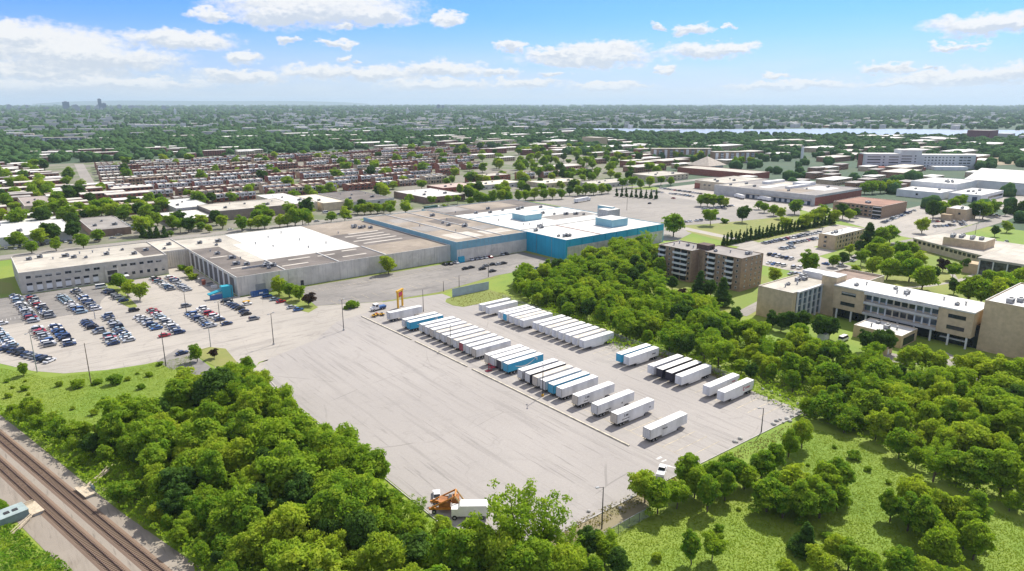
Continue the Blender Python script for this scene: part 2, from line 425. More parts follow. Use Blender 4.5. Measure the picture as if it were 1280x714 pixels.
# river behind the right-hand woods, and the blue hills on the horizon
wm = bpy.data.materials.new('river_water'); wm.use_nodes = True
wb = wm.node_tree.nodes['Principled BSDF']; wb.inputs['Base Color'].default_value = (0.34, 0.38, 0.41, 1); wb.inputs['Roughness'].default_value = 0.25
MATS['river_water'] = wm
sheet('river', [(2440, 150), (2290, 605), (2000, 930), (1700, 1370), (1640, 1720), (1500, 2250), (1560, 2330), (1760, 1960), (1964, 1690), (2200, 1420), (2530, 1228), (2870, 758), (3200, 150)], 0.5, 'river_water')
hm = MB()
hd = [px_dir(x, 129) for x in range(40, 470, 10)]
for i, d in enumerate(hd):
    t = i / (len(hd) - 1); h = 60 + 130 * math.sin(math.pi * t) ** 0.7 + 22 * math.sin(9 * t)
    q = Vector((d.x, d.y)).normalized()
    for (r, z) in ((27000, 0), (29500, h), (33000, 0)): hm.v.append((q.x * r, q.y * r, z))
for i in range(len(hd) - 1):
    for k in (0, 1): hm.f.append((3 * i + k, 3 * i + 3 + k, 3 * i + 4 + k, 3 * i + 1 + k)); hm.m.append(0)
tag(hm.build('hills', MATS['far_ground']), kind='structure')

# yard markings, kerb barrier
pm = MB()
def line(x0, y0, x1, y1, wd, z):
    d = Vector((x1 - x0, y1 - y0)).normalized(); n = Vector((-d.y, d.x)) * wd / 2
    pm.quad((x0 - n.x, y0 - n.y, z), (x1 - n.x, y1 - n.y, z), (x1 + n.x, y1 + n.y, z), (x0 + n.x, y0 + n.y, z))
for k in range(41): line(137, 96.5 + 3.93 * k, 151.5, 96.5 + 3.93 * k, 0.13, 0.075)
for k in range(39): line(173.5, 98 + 3.8 * k, 187.5, 98 + 3.8 * k, 0.13, 0.075)
line(137, 96, 137, 250, 0.12, 0.079)
for k in range(26): line(128 + k * 5.4, 286 + 0.15 * k, 128 + k * 5.4, 294 + 0.1 * k, 0.12, 0.06)
for k in range(30): line(124 + k * 3, 313, 124 + k * 3, 318.5, 0.1, 0.06)
tag(pm.build('parking_lines', M('worn_yellow_paint', (0.50, 0.42, 0.27), 0.9, 0.3, 0.6)), kind='structure')
pm = MB()
line(130.4, 101, 132.4, 101, 0.7, 0.077); line(130.4, 99.3, 132.2, 99.3, 0.5, 0.077); line(127, 95.4, 130, 98, 0.5, 0.077); line(131, 94.5, 129.4, 99, 0.55, 0.081)
for k in range(10): line(4 + 1.5 * k, 352 + k * 0.2, 4.2 + 1.5 * k, 356, 0.1, 0.066)
tag(pm.build('painted_arrows', M('white_road_paint', (0.66, 0.64, 0.6), 0.9, 0.2, 0.8)), kind='structure')
km = M('kerb_concrete', (0.55, 0.50, 0.40), 0.9, 0.15, 0.5)
for (a, b, lab) in (((127.8, 262), (129.0, 222), 'long low concrete kerb at the far end of the trailer row'), ((129.1, 219.5), (129.5, 185), 'low concrete kerb beside the tightly packed white trailers'), ((129.5, 182), (130.2, 110.3), 'long low concrete kerb in front of the nearest trailers')):
    d = Vector((b[0] - a[0], b[1] - a[1])); n = max(2, int(d.length / 3))
    k = MB(); k.box(-0.28, 0, 0.06, 0.28, d.length, 0.32); k.box(-0.2, 0.05, 0.32, 0.2, d.length - 0.05, 0.42)
    o = k.build('kerb_barrier', km, None, (a[0], a[1], 0), math.atan2(d.y, d.x) - math.pi / 2)
    tag(o, lab, 'kerb', 'kerbs along the trailer row')
for (pts, lab) in (([(71.2, 98), (70.4, 150), (69.9, 205), (72, 228)], 'thin kerb along the yard edge under the wood'), ([(75, 93.7), (120, 92.8), (188, 91.2)], 'thin kerb along the yard edge beside the lamp and chain-link fence')):
    k = MB()
    for a, b in zip(pts, pts[1:]): k.tube((a[0], a[1], 0.12), (b[0], b[1], 0.12), 0.16, n=4)
    tag(k.build('edge_kerb', CONC), lab, 'kerb', 'kerbs round the yard edge')

# ------------------------------------------------------------------ railway in the corner
RO = Vector((-1.5, 221.0)); RT = Vector((0.2265, -0.974)); RN = Vector((0.974, 0.2265))
def rp(s, o): p = RO + RT * s + RN * o; return (p.x, p.y)
sheet('rail_bed', [rp(-160, -11), rp(200, -11.5), rp(200, 5.6), rp(120, 5.4), rp(95, 5.8), rp(60, 4.6), rp(0, 5.0), rp(-160, 4.8)], 0.05, 'ballast')
sleep_me = MB().box(-1.25, -0.13, 0, 1.25, 0.13, 0.16).mesh('sleeper', M('sleeper_wood', (0.17, 0.12, 0.085), 0.95, 0.25, 2))
RUST = M('rusty_rail', (0.10, 0.06, 0.045), 0.6, 0.2, 2)
for off, lab in ((0.0, 'railway track on the right, nearer the trees and with shadows on its sleepers'), (-5.1, 'railway track on the left, nearer the teal wooden platform')):
    s0, s1 = -160, 190
    tr = thing('railway_track', lab, 'railway track', (*rp(0, off), 0), math.atan2(RT.y, RT.x) - math.pi / 2, 'parallel railway tracks')
    b = MB(); b.v = [(-1.9, s0, 0.055), (1.9, s0, 0.055), (1.45, s0, 0.16), (-1.45, s0, 0.16), (-1.9, s1, 0.055), (1.9, s1, 0.055), (1.45, s1, 0.16), (-1.45, s1, 0.16)]
    for f in ((3, 2, 6, 7), (1, 5, 6, 2), (0, 3, 7, 4)): b.f.append(f); b.m.append(0)
    b.build('bed', MATS['rusty_ballast'], tr)
    for sx in (-0.75, 0.75):
        r = MB(); r.box(sx - 0.075, s0, 0.30, sx + 0.075, s1, 0.46); r.box(sx - 0.13, s0, 0.27, sx + 0.13, s1, 0.30)
        r.build('rail', RUST, tr)
    rest = MB()
    ks = [s0 + 0.65 * i for i in range(int((s1 - s0) / 0.65))]
    near = set(k for k in ks if 32 < k < 97)
    for k in ks:
        if k in near: put('sleeper', sleep_me, tr, (0, k, 0.12))
        else: rest.box(-1.25, k - 0.13, 0.12, 1.25, k + 0.13, 0.28, bottom=False)
    tag(rest.build('sleepers', MATS['sleeper_wood'], tr), kind='stuff')

# ================================================================== buildings
ROOF_W = M('white_roof', (0.65, 0.64, 0.60), 0.8, 0.06, 0.05, streak=(0.05, 0.3, 1), dirt=0.3)
ROOF_B = M('beige_roof', (0.46, 0.425, 0.36), 0.9, 0.12, 0.05, streak=(0.02, 0.35, 1), dirt=0.3)
ROOF_D = M('dark_gravel_roof', (0.155, 0.135, 0.12), 0.95, 0.16, 0.08, streak=(0.02, 0.3, 1), dirt=0.2)
ROOF_T = M('tan_roof', (0.30, 0.252, 0.20), 0.95, 0.14, 0.06, streak=(0.015, 0.25, 1), dirt=0.35)
ROOF_G = M('grey_roof', (0.27, 0.25, 0.23), 0.9, 0.14, 0.06, dirt=0.3)
ROOF_P = M('patched_roof_light', (0.50, 0.46, 0.40), 0.9, 0.1, 0.1, dirt=0.3)
STONE = M('pale_stone', (0.50, 0.465, 0.395), 0.9, 0.08, 0.3, dirt=0.15)
PANEL = M('stained_panel', (0.64, 0.60, 0.52), 0.9, 0.07, 0.15, streak=(0.9, 0.9, 0.06), dirt=0.25)
BLUE = M('blue_cladding', (0.20, 0.40, 0.47), 0.6, 0.05, 0.2)
TEAL = M('teal_cladding', (0.018, 0.34, 0.50), 0.55, 0.06, 0.1)
RIB = M('ribbed_panel', (0.50, 0.49, 0.46), 0.8, 0.12, 0.25, streak=(0.7, 0.7, 0.03))
BRICK = M('brown_brick', (0.31, 0.215, 0.14), 0.9, 0.12, 0.8)
BRICK_R = M('red_brick', (0.28, 0.095, 0.065), 0.9, 0.15, 0.5)
TAN = M('tan_brick', (0.54, 0.415, 0.26), 0.9, 0.07, 0.5)
CREAM = M('cream_wall', (0.58, 0.495, 0.355), 0.9, 0.08, 0.3)
GREYW = M('grey_wall', (0.50, 0.49, 0.46), 0.9, 0.08, 0.2, dirt=0.12)
PALE = M('pale_cladding', (0.68, 0.68, 0.66), 0.8, 0.05, 0.2)
COPING = M('coping', (0.56, 0.55, 0.52), 0.7, 0.05)
TEALG = M('teal_glass', (0.02, 0.13, 0.17), 0.15, 0.2, 0.5)
BLUEG = M('curtain_glass', (0.07, 0.10, 0.125), 0.12, 0.3, 0.25)
DOORG = M('garage_door_grey', (0.30, 0.30, 0.29), 0.7, 0.08)
WINC = {}
wrg = random.Random(99)
BLIND = M('window_blind', (.34, .33, .30), .5, .2, .8)


def win_mesh(wd, h, axis, kind='frame'):
    """a window: a pane set inside a proud frame, the frame split by mullions. axis 'x': in a wall facing -x, 'y': facing -y"""
    k = (round(wd, 2), round(h, 2), axis, kind)
    if k not in WINC:
        m = MB(); t = 0.09
        def bx(a0, z0, a1, z1, d0, d1, mi):
            if axis == 'y': m.box(a0, -d1, z0, a1, -d0, z1, mi)
            else: m.box(-d1, a0, z0, -d0, a1, z1, mi)
        zb = t + (h - 2 * t) * (.45 if 'blind' in kind else 1)
        bx(-wd / 2 + t, t, wd / 2 - t, zb, 0.0, 0.03, 0)
        if 'blind' in kind: bx(-wd / 2 + t, zb, wd / 2 - t, h - t, 0.0, 0.035, 2)
        bx(-wd / 2, 0, wd / 2, t, 0, 0.12, 1); bx(-wd / 2, h - t, wd / 2, h, 0, 0.08, 1)
        bx(-wd / 2, t, -wd / 2 + t, h - t, 0, 0.08, 1); bx(wd / 2 - t, t, wd / 2, h - t, 0, 0.08, 1)
        n = max(1, int(wd / 1.4))
        for i in range(1, n): bx(-wd / 2 + wd * i / n - 0.03, t, -wd / 2 + wd * i / n + 0.03, h - t, 0.03, 0.07, 1)
        WINC[k] = m.mesh('window', [BLUEG if kind == 'blue_pane' else GLASS, DARK if 'dark' in kind else FRAME, BLIND])  # one kind has the bluish curtain glass, the others plain dark glass
    return WINC[k]


def window(root, x, y, z, wd, h, axis, kind='frame'):
    if kind != 'blue_pane' and wrg.random() < .3: kind += ' blind'
    return put('window', win_mesh(wd, h, axis, kind), root, (x, y, z))


def building(name, label, cat, x0, y0, x1, y1, h, wall, roof, par=0.5, group=None, rot=None, cop=COPING, occ=True):
    """walls with a parapet and coping, and a roof sheet sunk behind it. Local origin: corner (x0, y0)"""
    root = thing(name, label, cat, (x0, y0, 0), rot or 0.0, group)
    W_, D_ = x1 - x0, y1 - y0
    m = MB()
    m.v = [(0, 0, 0), (W_, 0, 0), (W_, D_, 0), (0, D_, 0), (0, 0, h), (W_, 0, h), (W_, D_, h), (0, D_, h)]
    for f in ((0, 1, 5, 4), (1, 2, 6, 5), (2, 3, 7, 6), (3, 0, 4, 7)): m.f.append(f); m.m.append(0)
    t = 0.3
    m.v += [(t, t, h), (W_ - t, t, h), (W_ - t, D_ - t, h), (t, D_ - t, h), (t, t, h - par), (W_ - t, t, h - par), (W_ - t, D_ - t, h - par), (t, D_ - t, h - par)]
    for a, b in ((0, 1), (1, 2), (2, 3), (3, 0)):
        m.f.append((4 + a, 4 + b, 8 + b, 8 + a)); m.m.append(1)
        m.f.append((8 + a, 8 + b, 12 + b, 12 + a)); m.m.append(0)
    m.build('wall', [wall, cop], root)
    r = MB().quad((t, t, h - par), (W_ - t, t, h - par), (W_ - t, D_ - t, h - par), (t, D_ - t, h - par))
    ro = r.build('roof', roof, root)
    root['_'] = 0; del root['_']
    if occ and rot is None: OCC.append((x0 - 3, y0 - 3, x1 + 3, y1 + 3))
    return root, ro


def patch(ro, x0, y0, x1, y1, z, mat, name='roof_patch'):
    m = MB().box(x0, y0, z + 0.004, x1, y1, z + 0.05, bottom=False)
    return m.build(name, mat, ro)


UNIT = []
for (a, b, c) in ((2.6, 1.8, 1.5), (1.6, 1.4, 1.0), (3.4, 2.0, 1.7)):
    m = MB(); m.box(-a / 2, -b / 2, 0.25, a / 2, b / 2, c); m.box(-a / 2 + .1, -b / 2 + .1, 0, a / 2 - .1, b / 2 - .1, .25, 1)
    m.tube((a / 5, 0, c), (a / 5, 0, c + .25), b * .32, n=10, m=1); m.box(-a / 2 + .15, -b / 2 - .04, .5, a / 8, -b / 2 - .005, c - .25, 1)
    UNIT.append(m.mesh('roof_unit', [HVAC, DARK]))
m = MB(); m.tube((0, 0, 0), (0, 0, 1.1), .28, n=8); m.tube((0, 0, 1.1), (0, 0, 1.35), .5, n=8); VENT = m.mesh('roof_vent', HVAC)
def units(ro, lst, z):
    for (x, y, k) in lst:
        if k < 3: put('roof_unit', UNIT[k], ro, (x, y, z), 0.0)
        else: put('roof_vent', VENT, ro, (x, y, z))


# ---- the two-storey office wing of the plant
root, ro = building('factory_office', 'long two-storey pale stone office block of the plant behind the full car park', 'office building', 16, 398.5, 82, 445, 10.8, STONE, ROOF_B)
W_ = 66
for i in range(15):
    x = 3 + i * 4.15
    if 8 <= i <= 8: continue
    window(root, x + 0.6, 0, 7.3, 2.9 if i % 3 else 2.2, 1.45, 'y')
for i in range(8):
    x = 3.6 + i * 4.0
    window(root, x, 0, 3.9, 2.6, 1.3, 'y'); MB().box(x - 1.2, -0.10, 1.35, x + 1.2, 0, 3.75).build('panel', PALE, root); MB().box(x - 1.3, -0.14, 0.75, x + 1.3, 0, 1.15).build('grille', DARK, root)
for i in range(6): window(root, 45.5 + i * 3.6, 0, 2.4, 1.7, 1.8, 'y')
e = MB(); e.box(36.0, -0.6, 0, 37.0, 0, 8.4); e.box(41.6, -0.6, 0, 42.4, 0, 8.4); e.box(37.0, -0.55, 3.2, 41.6, 0, 3.9); e.box(37.0, -0.55, 6.2, 41.6, 0, 6.8); e.box(37.0, -0.5, 0, 38.6, 0, 3.2, 1); e.box(37.0, -0.25, 3.9, 41.6, -0.003, 6.2, 1); e.box(39.2, -0.28, 0.9, 41.2, -0.003, 2.9, 1)
e.build('entrance', [STONE, GLASS], root)
MB().box(38.5, -5.5, 3.0, 46, -0.7, 3.3).build('canopy', PALE, root)
for i in range(4): window(root, 0, 6 + i * 9, 7.0, 3, 1.4, 'x'); 
for i in range(4): window(root, 0, 6 + i * 9, 2.4, 2.6, 1.8, 'x')
units(ro, [(7, 33, 0), (12, 36, 0), (23, 30, 2), (26, 24, 0), (31, 20, 1), (41, 22, 0), (53, 14, 0), (60, 20, 0), (50, 30, 1), (36, 33, 3), (30, 34, 3), (44, 33, 3), (17, 27, 3)], 10.3)
patch(ro, 56, 6, 65.5, 32, 10.3, ROOF_D)
# ---- link between office and plant
root, ro = building('factory_link', 'ribbed concrete link block with bushes at its foot between office and plant', 'factory building', 82.05, 413, 96.45, 452, 9.8, PANEL, ROOF_B)
for i in range(12): MB().box(0.5 + 1.2 * i, -0.25, 0, 0.75 + 1.2 * i, 0, 9.2).build('rib', STONE, root)
units(ro, [(4, 9, 1), (9, 20, 0)], 9.3)

# ---- the big low plant hall
root, ro = building('factory_hall', 'huge low factory hall with stained off-white wall and patchwork of white and brown roofs', 'factory building', 96.5, 328.5, 219.4, 446, 9.6, PANEL, ROOF_B, 0.35)
z = 9.25
patch(ro, 0.5, 0.5, 16, 82, z, ROOF_D); patch(ro, 16, 0.5, 81, 29.5, z, ROOF_D); patch(ro, 81, 0.5, 122.4, 30, z, ROOF_T)
patch(ro, 24, 30, 80, 82, z, ROOF_W); patch(ro, 80, 30.1, 122.4, 72, z, ROOF_D); patch(ro, 80, 72, 122.4, 117, z, ROOF_T); patch(ro, 30, 82, 80, 117, z, ROOF_W)
for y in (36, 45, 53, 61, 69): patch(ro, 84 + (y % 5) * 2, y, 112 + (y % 4), y + 2.2, z + 0.05, ROOF_P)
for (x, y, wd) in ((26, 9, 14), (34, 21, 12), (60, 10, 14), (50, 20, 10), (66, 24, 9), (4, 20, 8), (3, 52, 9)): patch(ro, x, y, x + wd, y + 1.8, z + 0.05, ROOF_P)
for i in range(7): MB().box(24.2, 34 + 7.5 * i, z + .052, 79.8, 34.25 + 7.5 * i, z + .1).build('roof_seam', COPING, ro)
for i in range(5): MB().box(30 + 10 * i, 82.2, z + .052, 30.3 + 10 * i, 116.6, z + .1).build('roof_seam', COPING, ro)
for x in (24, 53, 80.6): MB().box(x - 0.3, 0.6, z + 0.06, x + 0.3, 29.6, z + 0.45).build('roof_kerb', COPING, ro)
MB().box(8, 15.8, z + .05, 25, 16.3, z + 1.0).build('roof_duct', STEEL, ro)
units(ro, [(9, 28, 2), (13, 24, 0), (19, 14, 0), (22, 12, 2), (19, 9, 1), (21, 18, 0), (24, 16, 1), (12, 44, 2), (15, 40, 3), (105, 88, 0), (108, 84, 2), (111, 86, 0), (107, 92, 2), (113, 80, 0), (9, 60, 0), (8, 70, 3), (16, 86, 1), (40, 60, 3), (55, 45, 3), (60, 70, 3), (35, 75, 3), (68, 50, 3), (48, 90, 3), (60, 100, 3), (20, 96, 2), (10, 98, 0), (88, 76, 3)], z + .05)
# front and end wall features
for i in range(31): MB().box(1 + 4 * i, -0.06, 0.2, 1.08 + 4 * i, 0, 9.3).build('panel_joint', STONE, root)
MB().box(8.5, -0.08, 0, 13.5, 0, 4.6).build('garage_door', DOORG, root)
MB().box(31.2, -0.08, 0, 32.8, 0, 2.9).build('door', DARK, root)
for i in range(9):
    MB().box(-0.1, 4.5 + i * 8.6, 0.6, 0, 10.5 + i * 8.6, 8.2).build('grille', M('rusty_grille', (0.12, 0.115, 0.11), 0.8, 0.3, 1.5, streak=(1, 1, .1)), root)
    MB().box(-0.35, 11.5 + i * 8.6, 0, 0, 12.7 + i * 8.6, 9.2).build('pier', PALE, root)
# ---- hall with pale blue upper walls
root, ro = building('blue_banded_hall', 'tan-roofed factory hall with pale blue band over off-white lower wall', 'factory building', 219.45, 322, 272.4, 438, 12.2, BLUE, ROOF_T, 0.35)
MB().box(0.1, -0.12, 0, 53.0, 0, 7.6).build('lower_wall', PANEL, root)
for (x, y, a, b, mt) in ((26, 52, 22, 24, ROOF_D), (32, 26, 18, 12, ROOF_G), (6, 8, 20, 18, ROOF_P), (6, 80, 22, 16, ROOF_G), (30, 10, 20, 12, ROOF_P), (4, 40, 16, 20, ROOF_G)): patch(ro, x, y, x + a, y + b, 11.85, mt)
for i in range(17): MB().box(1.5 + 3.1 * i, -.04, 7.7, 1.62 + 3.1 * i, 0, 11.9).build('seam', STEEL, root)
for i in range(12): MB().box(-.04, 4 + 9.6 * i, 9.7, 0, 4.15 + 9.6 * i, 11.9).build('seam', STEEL, root)
for x in (17.5, 35): MB().box(x - .3, 1, 11.9, x + .3, 115, 12.3).build('roof_kerb', COPING, ro)
units(ro, [(34, 40, 2), (37, 44, 0), (28, 50, 0), (30, 60, 1), (40, 70, 3), (20, 30, 3), (12, 60, 3), (41, 90, 2)], 11.9)
MB().box(0.7, -1.6, 0, 4.4, -0.13, 3.4).build('porch', TEAL, root)
# ---- hall behind the teal one
root, ro = building('rear_hall', 'dark-roofed factory hall with white rooftop sections behind the teal hall', 'factory building', 272.45, 385, 362, 446, 12.0, BLUE, ROOF_D, 0.35)
patch(ro, 2, 2, 86, 20, 11.65, ROOF_W); patch(ro, 30, 30, 70, 58, 11.65, ROOF_T); patch(ro, 4, 36, 28, 58, 11.65, ROOF_G)
units(ro, [(20, 18, 0), (30, 14, 0), (44, 17, 1), (56, 13, 2), (62, 16, 2), (10, 30, 3), (40, 30, 0), (76, 10, 0)], 11.7)
# ---- the teal hall
root, ro = building('teal_hall', 'bright teal factory hall with white roof and two blue rooftop boxes', 'factory building', 272.5, 286, 362, 384.9, 12.4, TEAL, ROOF_W, 0.35)
for i in range(30):
    MB().box(1.2 + i * 2.92, -0.14, 0, 4.0 + i * 2.92, 0, 8.0).build('ribbed_panel', RIB, root)
MB().box(-0.1, 37.2, 0, 0, 38.6, 3.6).build('door', WHITE, root)
for i in range(10): MB().box(-.05, 2 + 4.0 * i, .3, 0, 2.1 + 4.0 * i, 12.1).build('seam', M('teal_seam', (.01, .23, .36), .6), root)
for y in (12.5, 26.5): MB().tube((-.12, y, 0), (-.12, y, 12.2), .09, n=6).build('downpipe', STEEL, root)
for i in range(9): MB().box(3 + 10 * i, -.2, 8.15, 3.14 + 10 * i, 0, 12.2).build('seam', MATS['teal_seam'], root)
patch(ro, 44, 58, 86, 74, 12.05, ROOF_G)
MB().box(1, 42, 12.1, 88, 42.6, 12.5).build('roof_kerb', COPING, ro); MB().box(30, 1, 12.1, 30.5, 42, 12.3).build('roof_kerb', M('rust_red_strip', (0.35, 0.14, 0.1)), ro)
for (x, y, a, b, h, mt) in ((24, 66, 15, 14, 4.2, BLUE), (52, 12, 15, 15, 5, BLUE), (78, 40, 12, 10, 5.5, STEEL), (86, 44, 3, 14, 6.5, BLUE)):
    p = MB().box(x, y, 12.05, x + a, y + b, 12.05 + h, bottom=False, top=False); p.build('rooftop_box', mt, ro)
    MB().quad((x, y, 12.05 + h), (x + a, y, 12.05 + h), (x + a, y + b, 12.05 + h), (x, y + b, 12.05 + h)).build('rooftop_box_lid', ROOF_W, ro)
units(ro, [(6, 34, 0), (5, 12, 1), (8, 9, 2), (10, 8, 0), (16, 40, 0), (18, 44, 2), (44, 80, 0), (48, 78, 2), (56, 84, 0), (60, 76, 1), (66, 70, 2), (72, 66, 2), (76, 62, 1), (14, 56, 3), (18, 54, 3), (26, 50, 3), (20, 76, 3), (12, 80, 3)], 12.1)

# ---- brown brick apartment block with balconies
root, ro = building('apartment_block', 'six-storey brown brick apartment block with stacked white balconies beside the wood', 'apartment building', 287, 208, 305, 229.5, 17, BRICK, ROOF_G)
OCC.append((284, 178, 315, 232))
m = MB().prism([(4, -26.5), (23, -26.5), (23, 0), (6, 0), (6, -4), (4, -4)], 0, 16.95, 0, top=False); m.build('wall', BRICK, root)
MB().prism([(4, -26.5), (23, -26.5), (23, 0), (6, 0), (6, -4), (4, -4)], 16.5, 16.6).build('roof', ROOF_G, root)
units(ro, [(6, 16, 3), (10, 10, 1), (8, 5, 3), (12, 17, 3), (9, -8, 1), (13, -14, 3), (16, -22, 0), (18, -23, 3), (11, -3, 2)], 16.6)
MB().box(8, -4, 16.6, 14, 3, 19.2).build('stair_head', M('dark_brick', (0.10, 0.06, 0.05)), root)
bal = MB(); bal.box(-1.3, -2.1, 0, 0, 2.1, 0.18); bal.box(-1.3, -2.1, 0.18, -1.22, 2.1, 1.1); bal.box(-1.22, -2.1, .18, 0, -2.02, 1.1); bal.box(-1.22, 2.02, .18, 0, 2.1, 1.1)
BAL = bal.mesh('balcony', PALE)
gl = MB().box(-0.04, -1.9, 0, 0, 1.9, 2.2); BALD = gl.mesh('balcony_door', GLASS)
for (x, y) in ((0, 18.6), (0, 9.0), (0, 4.6), (4, -9.5), (4, -20)):
    for k in range(6):
        put('balcony_door', BALD, root, (x, y, 0.6 + 2.75 * k))
        if k: put('balcony', BAL, root, (x, y, 0.4 + 2.75 * k))
for y, x in ((14, 0), (1.6, 0), (-6.2, 4), (-13.6, 4), (-16.4, 4), (-24.3, 4)):
    for k in range(6): window(root, x, y, 1.3 + 2.75 * k, 1.1, 1.3, 'x', 'dark' if y in (1.6, -6.2) else 'frame')
for x in (8, 13, 17, 20.5):
    for k in range(6): window(root, x, -26.5, 1.3 + 2.75 * k, 1.0, 1.3, 'y')

# ---- tan brick school: west block, stair tower, long wing, east block, rear wing
root, ro = building('school_building', 'large tan brick school with glazed stair hall and long balconied wing on pillars', 'school', 264, 139.5, 304, 155.5, 13.4, TAN, ROOF_B, 0.4)
OCC.append((262, 28, 336, 158))
units(ro, [(22, 10, 0), (26, 9, 0), (12, 9, 1), (16, 7, 3), (8, 8, 3), (30, 12, 2)], 13.0)
MB().box(3.2, -0.09, 0.5, 3.5, 0, 12.8).build('wall_joint', DARK, root)
MB().box(3.6, -0.10, 0.8, 23.5, 0, 12.2).build('curtain_wall', M('curtain_band', (0.07, 0.10, 0.12), 0.15, 0.35, 0.35, streak=(0.1, 0.1, 0.34)), root)
for i in range(6): MB().box(3.4 + i * 4.0, -0.8, 0, 3.9 + i * 4.0, -0.1, 12.8).build('fin', PALE, root)
for k in range(3): MB().box(3.9, -0.22, 3.6 + 3.0 * k, 23.4, -0.1, 3.95 + 3.0 * k).build('spandrel', GREYW, root)
MB().box(3.2, -1.0, 12.75, 24, 0, 13.42).build('cornice', COPING, root)
MB().box(23.7, -6.5, 0, 32.5, -0.003, 17.2).build('stair_tower', TAN, root); MB().box(23.6, -6.6, 17.2, 32.6, 0.2, 17.5).build('tower_coping', COPING, root)
MB().box(33, 3, 13.0, 39.5, 14, 15.6).build('penthouse', PALE, root)
# long wing, upper two storeys on pillars
wg = thing('school_wing', 'long tan school wing with two bands of balconies raised over dark ground-floor glass', 'school', (286, 80, 0))
MB().box(0, 0.003, 4.6, 18, 12, 14.3, top=False).box(0, 40, 4.6, 18, 53, 14.3, top=False).box(1.8, 12, 4.6, 18, 40, 14.3, top=False).build('wall', TAN, wg)
MB().box(-0.3, -0.2, 14.3, 18.3, 53, 14.8).build('roof', ROOF_W, wg)
for k in (0, 1):
    MB().box(-0.5, 12, 4.7 + 4.6 * k, 1.8, 40, 5.6 + 4.6 * k).build('balcony_band', GREYW, wg)
    for i in range(10): window(wg, 1.8, 13.6 + i * 2.8, 6.1 + 4.6 * k, 2.5, 2.3, 'x', 'blue_pane' if (i < 3 or i > 6) else 'frame')
    for i in range(9): MB().box(1.55, 14.7 + 2.8 * i, 5.6 + 4.6 * k, 1.8, 15.3 + 2.8 * i, 9.2 + 4.6 * k).build('pier', CREAM if 2 < i < 6 else PALE, wg)
    for y in (5.5, 46.5): window(wg, 0, y, 6.6 + 4.4 * k, 6.0, 1.5, 'x', 'dark')
MB().box(-0.8, 12, 13.3, 1.8, 40, 14.25).build('eaves_band', COPING, wg)
MB().box(3.5, 1, 0, 17, 52, 4.6).build('ground_floor_glass', M('dark_glass', (0.012, 0.02, 0.024), 0.1, 0.3, 0.4), wg)
for i in range(9): MB().box(0.2, 1 + i * 6.2, 0, 0.8, 1.6 + i * 6.2, 4.6).build('pillar', PALE, wg)
MB().box(2.4, 2, 2.0, 3.5, 11, 2.4).build('handrail', PALE, wg)
for i, (x, y, k) in enumerate([(5, 46, 1), (10, 44, 3), (6, 30, 3), (8, 27, 0), (5, 26, 3), (10, 14, 3), (6, 8, 1), (12, 33, 1), (9, 6, 3)]): put('roof_unit', UNIT[k] if k < 3 else VENT, wg, (x, y, 14.8))
root, ro = building('school_hall', 'tall windowless tan brick hall at the right end of the school', 'school', 289.5, 44, 330, 78.5, 19.5, TAN, ROOF_W)
MB().box(-5, -12, 0, 0, 16, 15.2).build('stage_block', TAN, root); MB().box(-5.1, -12, 15.2, 0, 16.1, 15.5).build('coping', COPING, root)
MB().box(0.8, 34.55, 0, 4.5, 37.5, 9).build('glass_joint', MATS['dark_glass'], root)
units(ro, [(5, 28, 2), (9, 26, 0), (4, 20, 3), (14, 24, 1)], 19)
root, ro = building('school_rear_wing', 'brown-roofed rear wing of the school with pale parapet', 'school', 304.1, 132, 333, 151, 11.5, CREAM, M('brown_roof', (0.27, 0.20, 0.16), .95, .1, .2), 1.0)
for i in range(5): window(root, 0, 3 + i * 3, 6, 2, 1.4, 'x')
root, ro = building('school_annex', 'single-storey tan annex with white roof in front of the school wing', 'school annex', 268, 97, 282.5, 115, 5, TAN, ROOF_W, 0.3)
MB().box(-0.1, 2, 0.5, 0, 8, 3.8).build('window_wall', GLASS, root); MB().box(2, -0.1, 0.5, 12, 0, 3.6).build('window_wall', GLASS, root)
units(ro, [(6, 8, 0), (8, 5, 3), (9, 9, 3), (4, 13, 3), (10, 13, 1)], 4.7)
root, ro = building('garden_hut', 'little tan shed with white roof at the wood edge by the school', 'shed', *[v for v in (256, 97, 261, 103)], 3.2, TAN, ROOF_W, 0.2)
MB().box(1, -0.06, 0, 2.2, 0, 2.2).build('door', WHITE, root)

# ---- campus buildings behind
root, ro = building('residence_block', 'three-storey tan brick block with white roof beside the crowded car park', 'apartment building', 425, 200.5, 464, 211.5, 9.4, TAN, ROOF_W, 0.4)
for k in range(3):
    window(root, 0, 6.5, 1.2 + 2.8 * k, 1.6, 1.5, 'x', 'dark')
    for i in range(9): window(root, 3 + i * 3.9, 0, 1.2 + 2.8 * k, 1.8, 1.5, 'y', 'dark' if i % 2 else 'frame')
for x in (1.4, 12, 23): MB().box(x, -0.25, 0, x + 1.0, 0, 9.0).build('pier', TAN, root)
units(ro, [(7, 6, 1), (10, 5, 3), (12, 6, 0), (20, 6, 3)], 9.0)
cv = thing('curved_library', 'low building with curved glazed front and big tan box on its roof', 'library', (0, 0, 0))
arc = [(473.6, 173.5), (466, 160), (459, 147.5), (452.5, 136), (447, 124.5), (443, 113)]
m = MB().prism(arc + [(470, 104), (500, 120), (505, 165)], 0, 5.4, top=False, bottom=False); m.f = [tuple(reversed(f)) for f in m.f]; m.build('wall', CREAM, cv)
hdr = [(p[0] - 1.2, p[1]) for p in arc] + [(471, 103), (501, 119), (506, 167)]
m = MB().prism(hdr, 5.4, 6.3, top=True, bottom=True); m.f = [tuple(reversed(f)) for f in m.f]; m.build('roof', ROOF_B, cv)
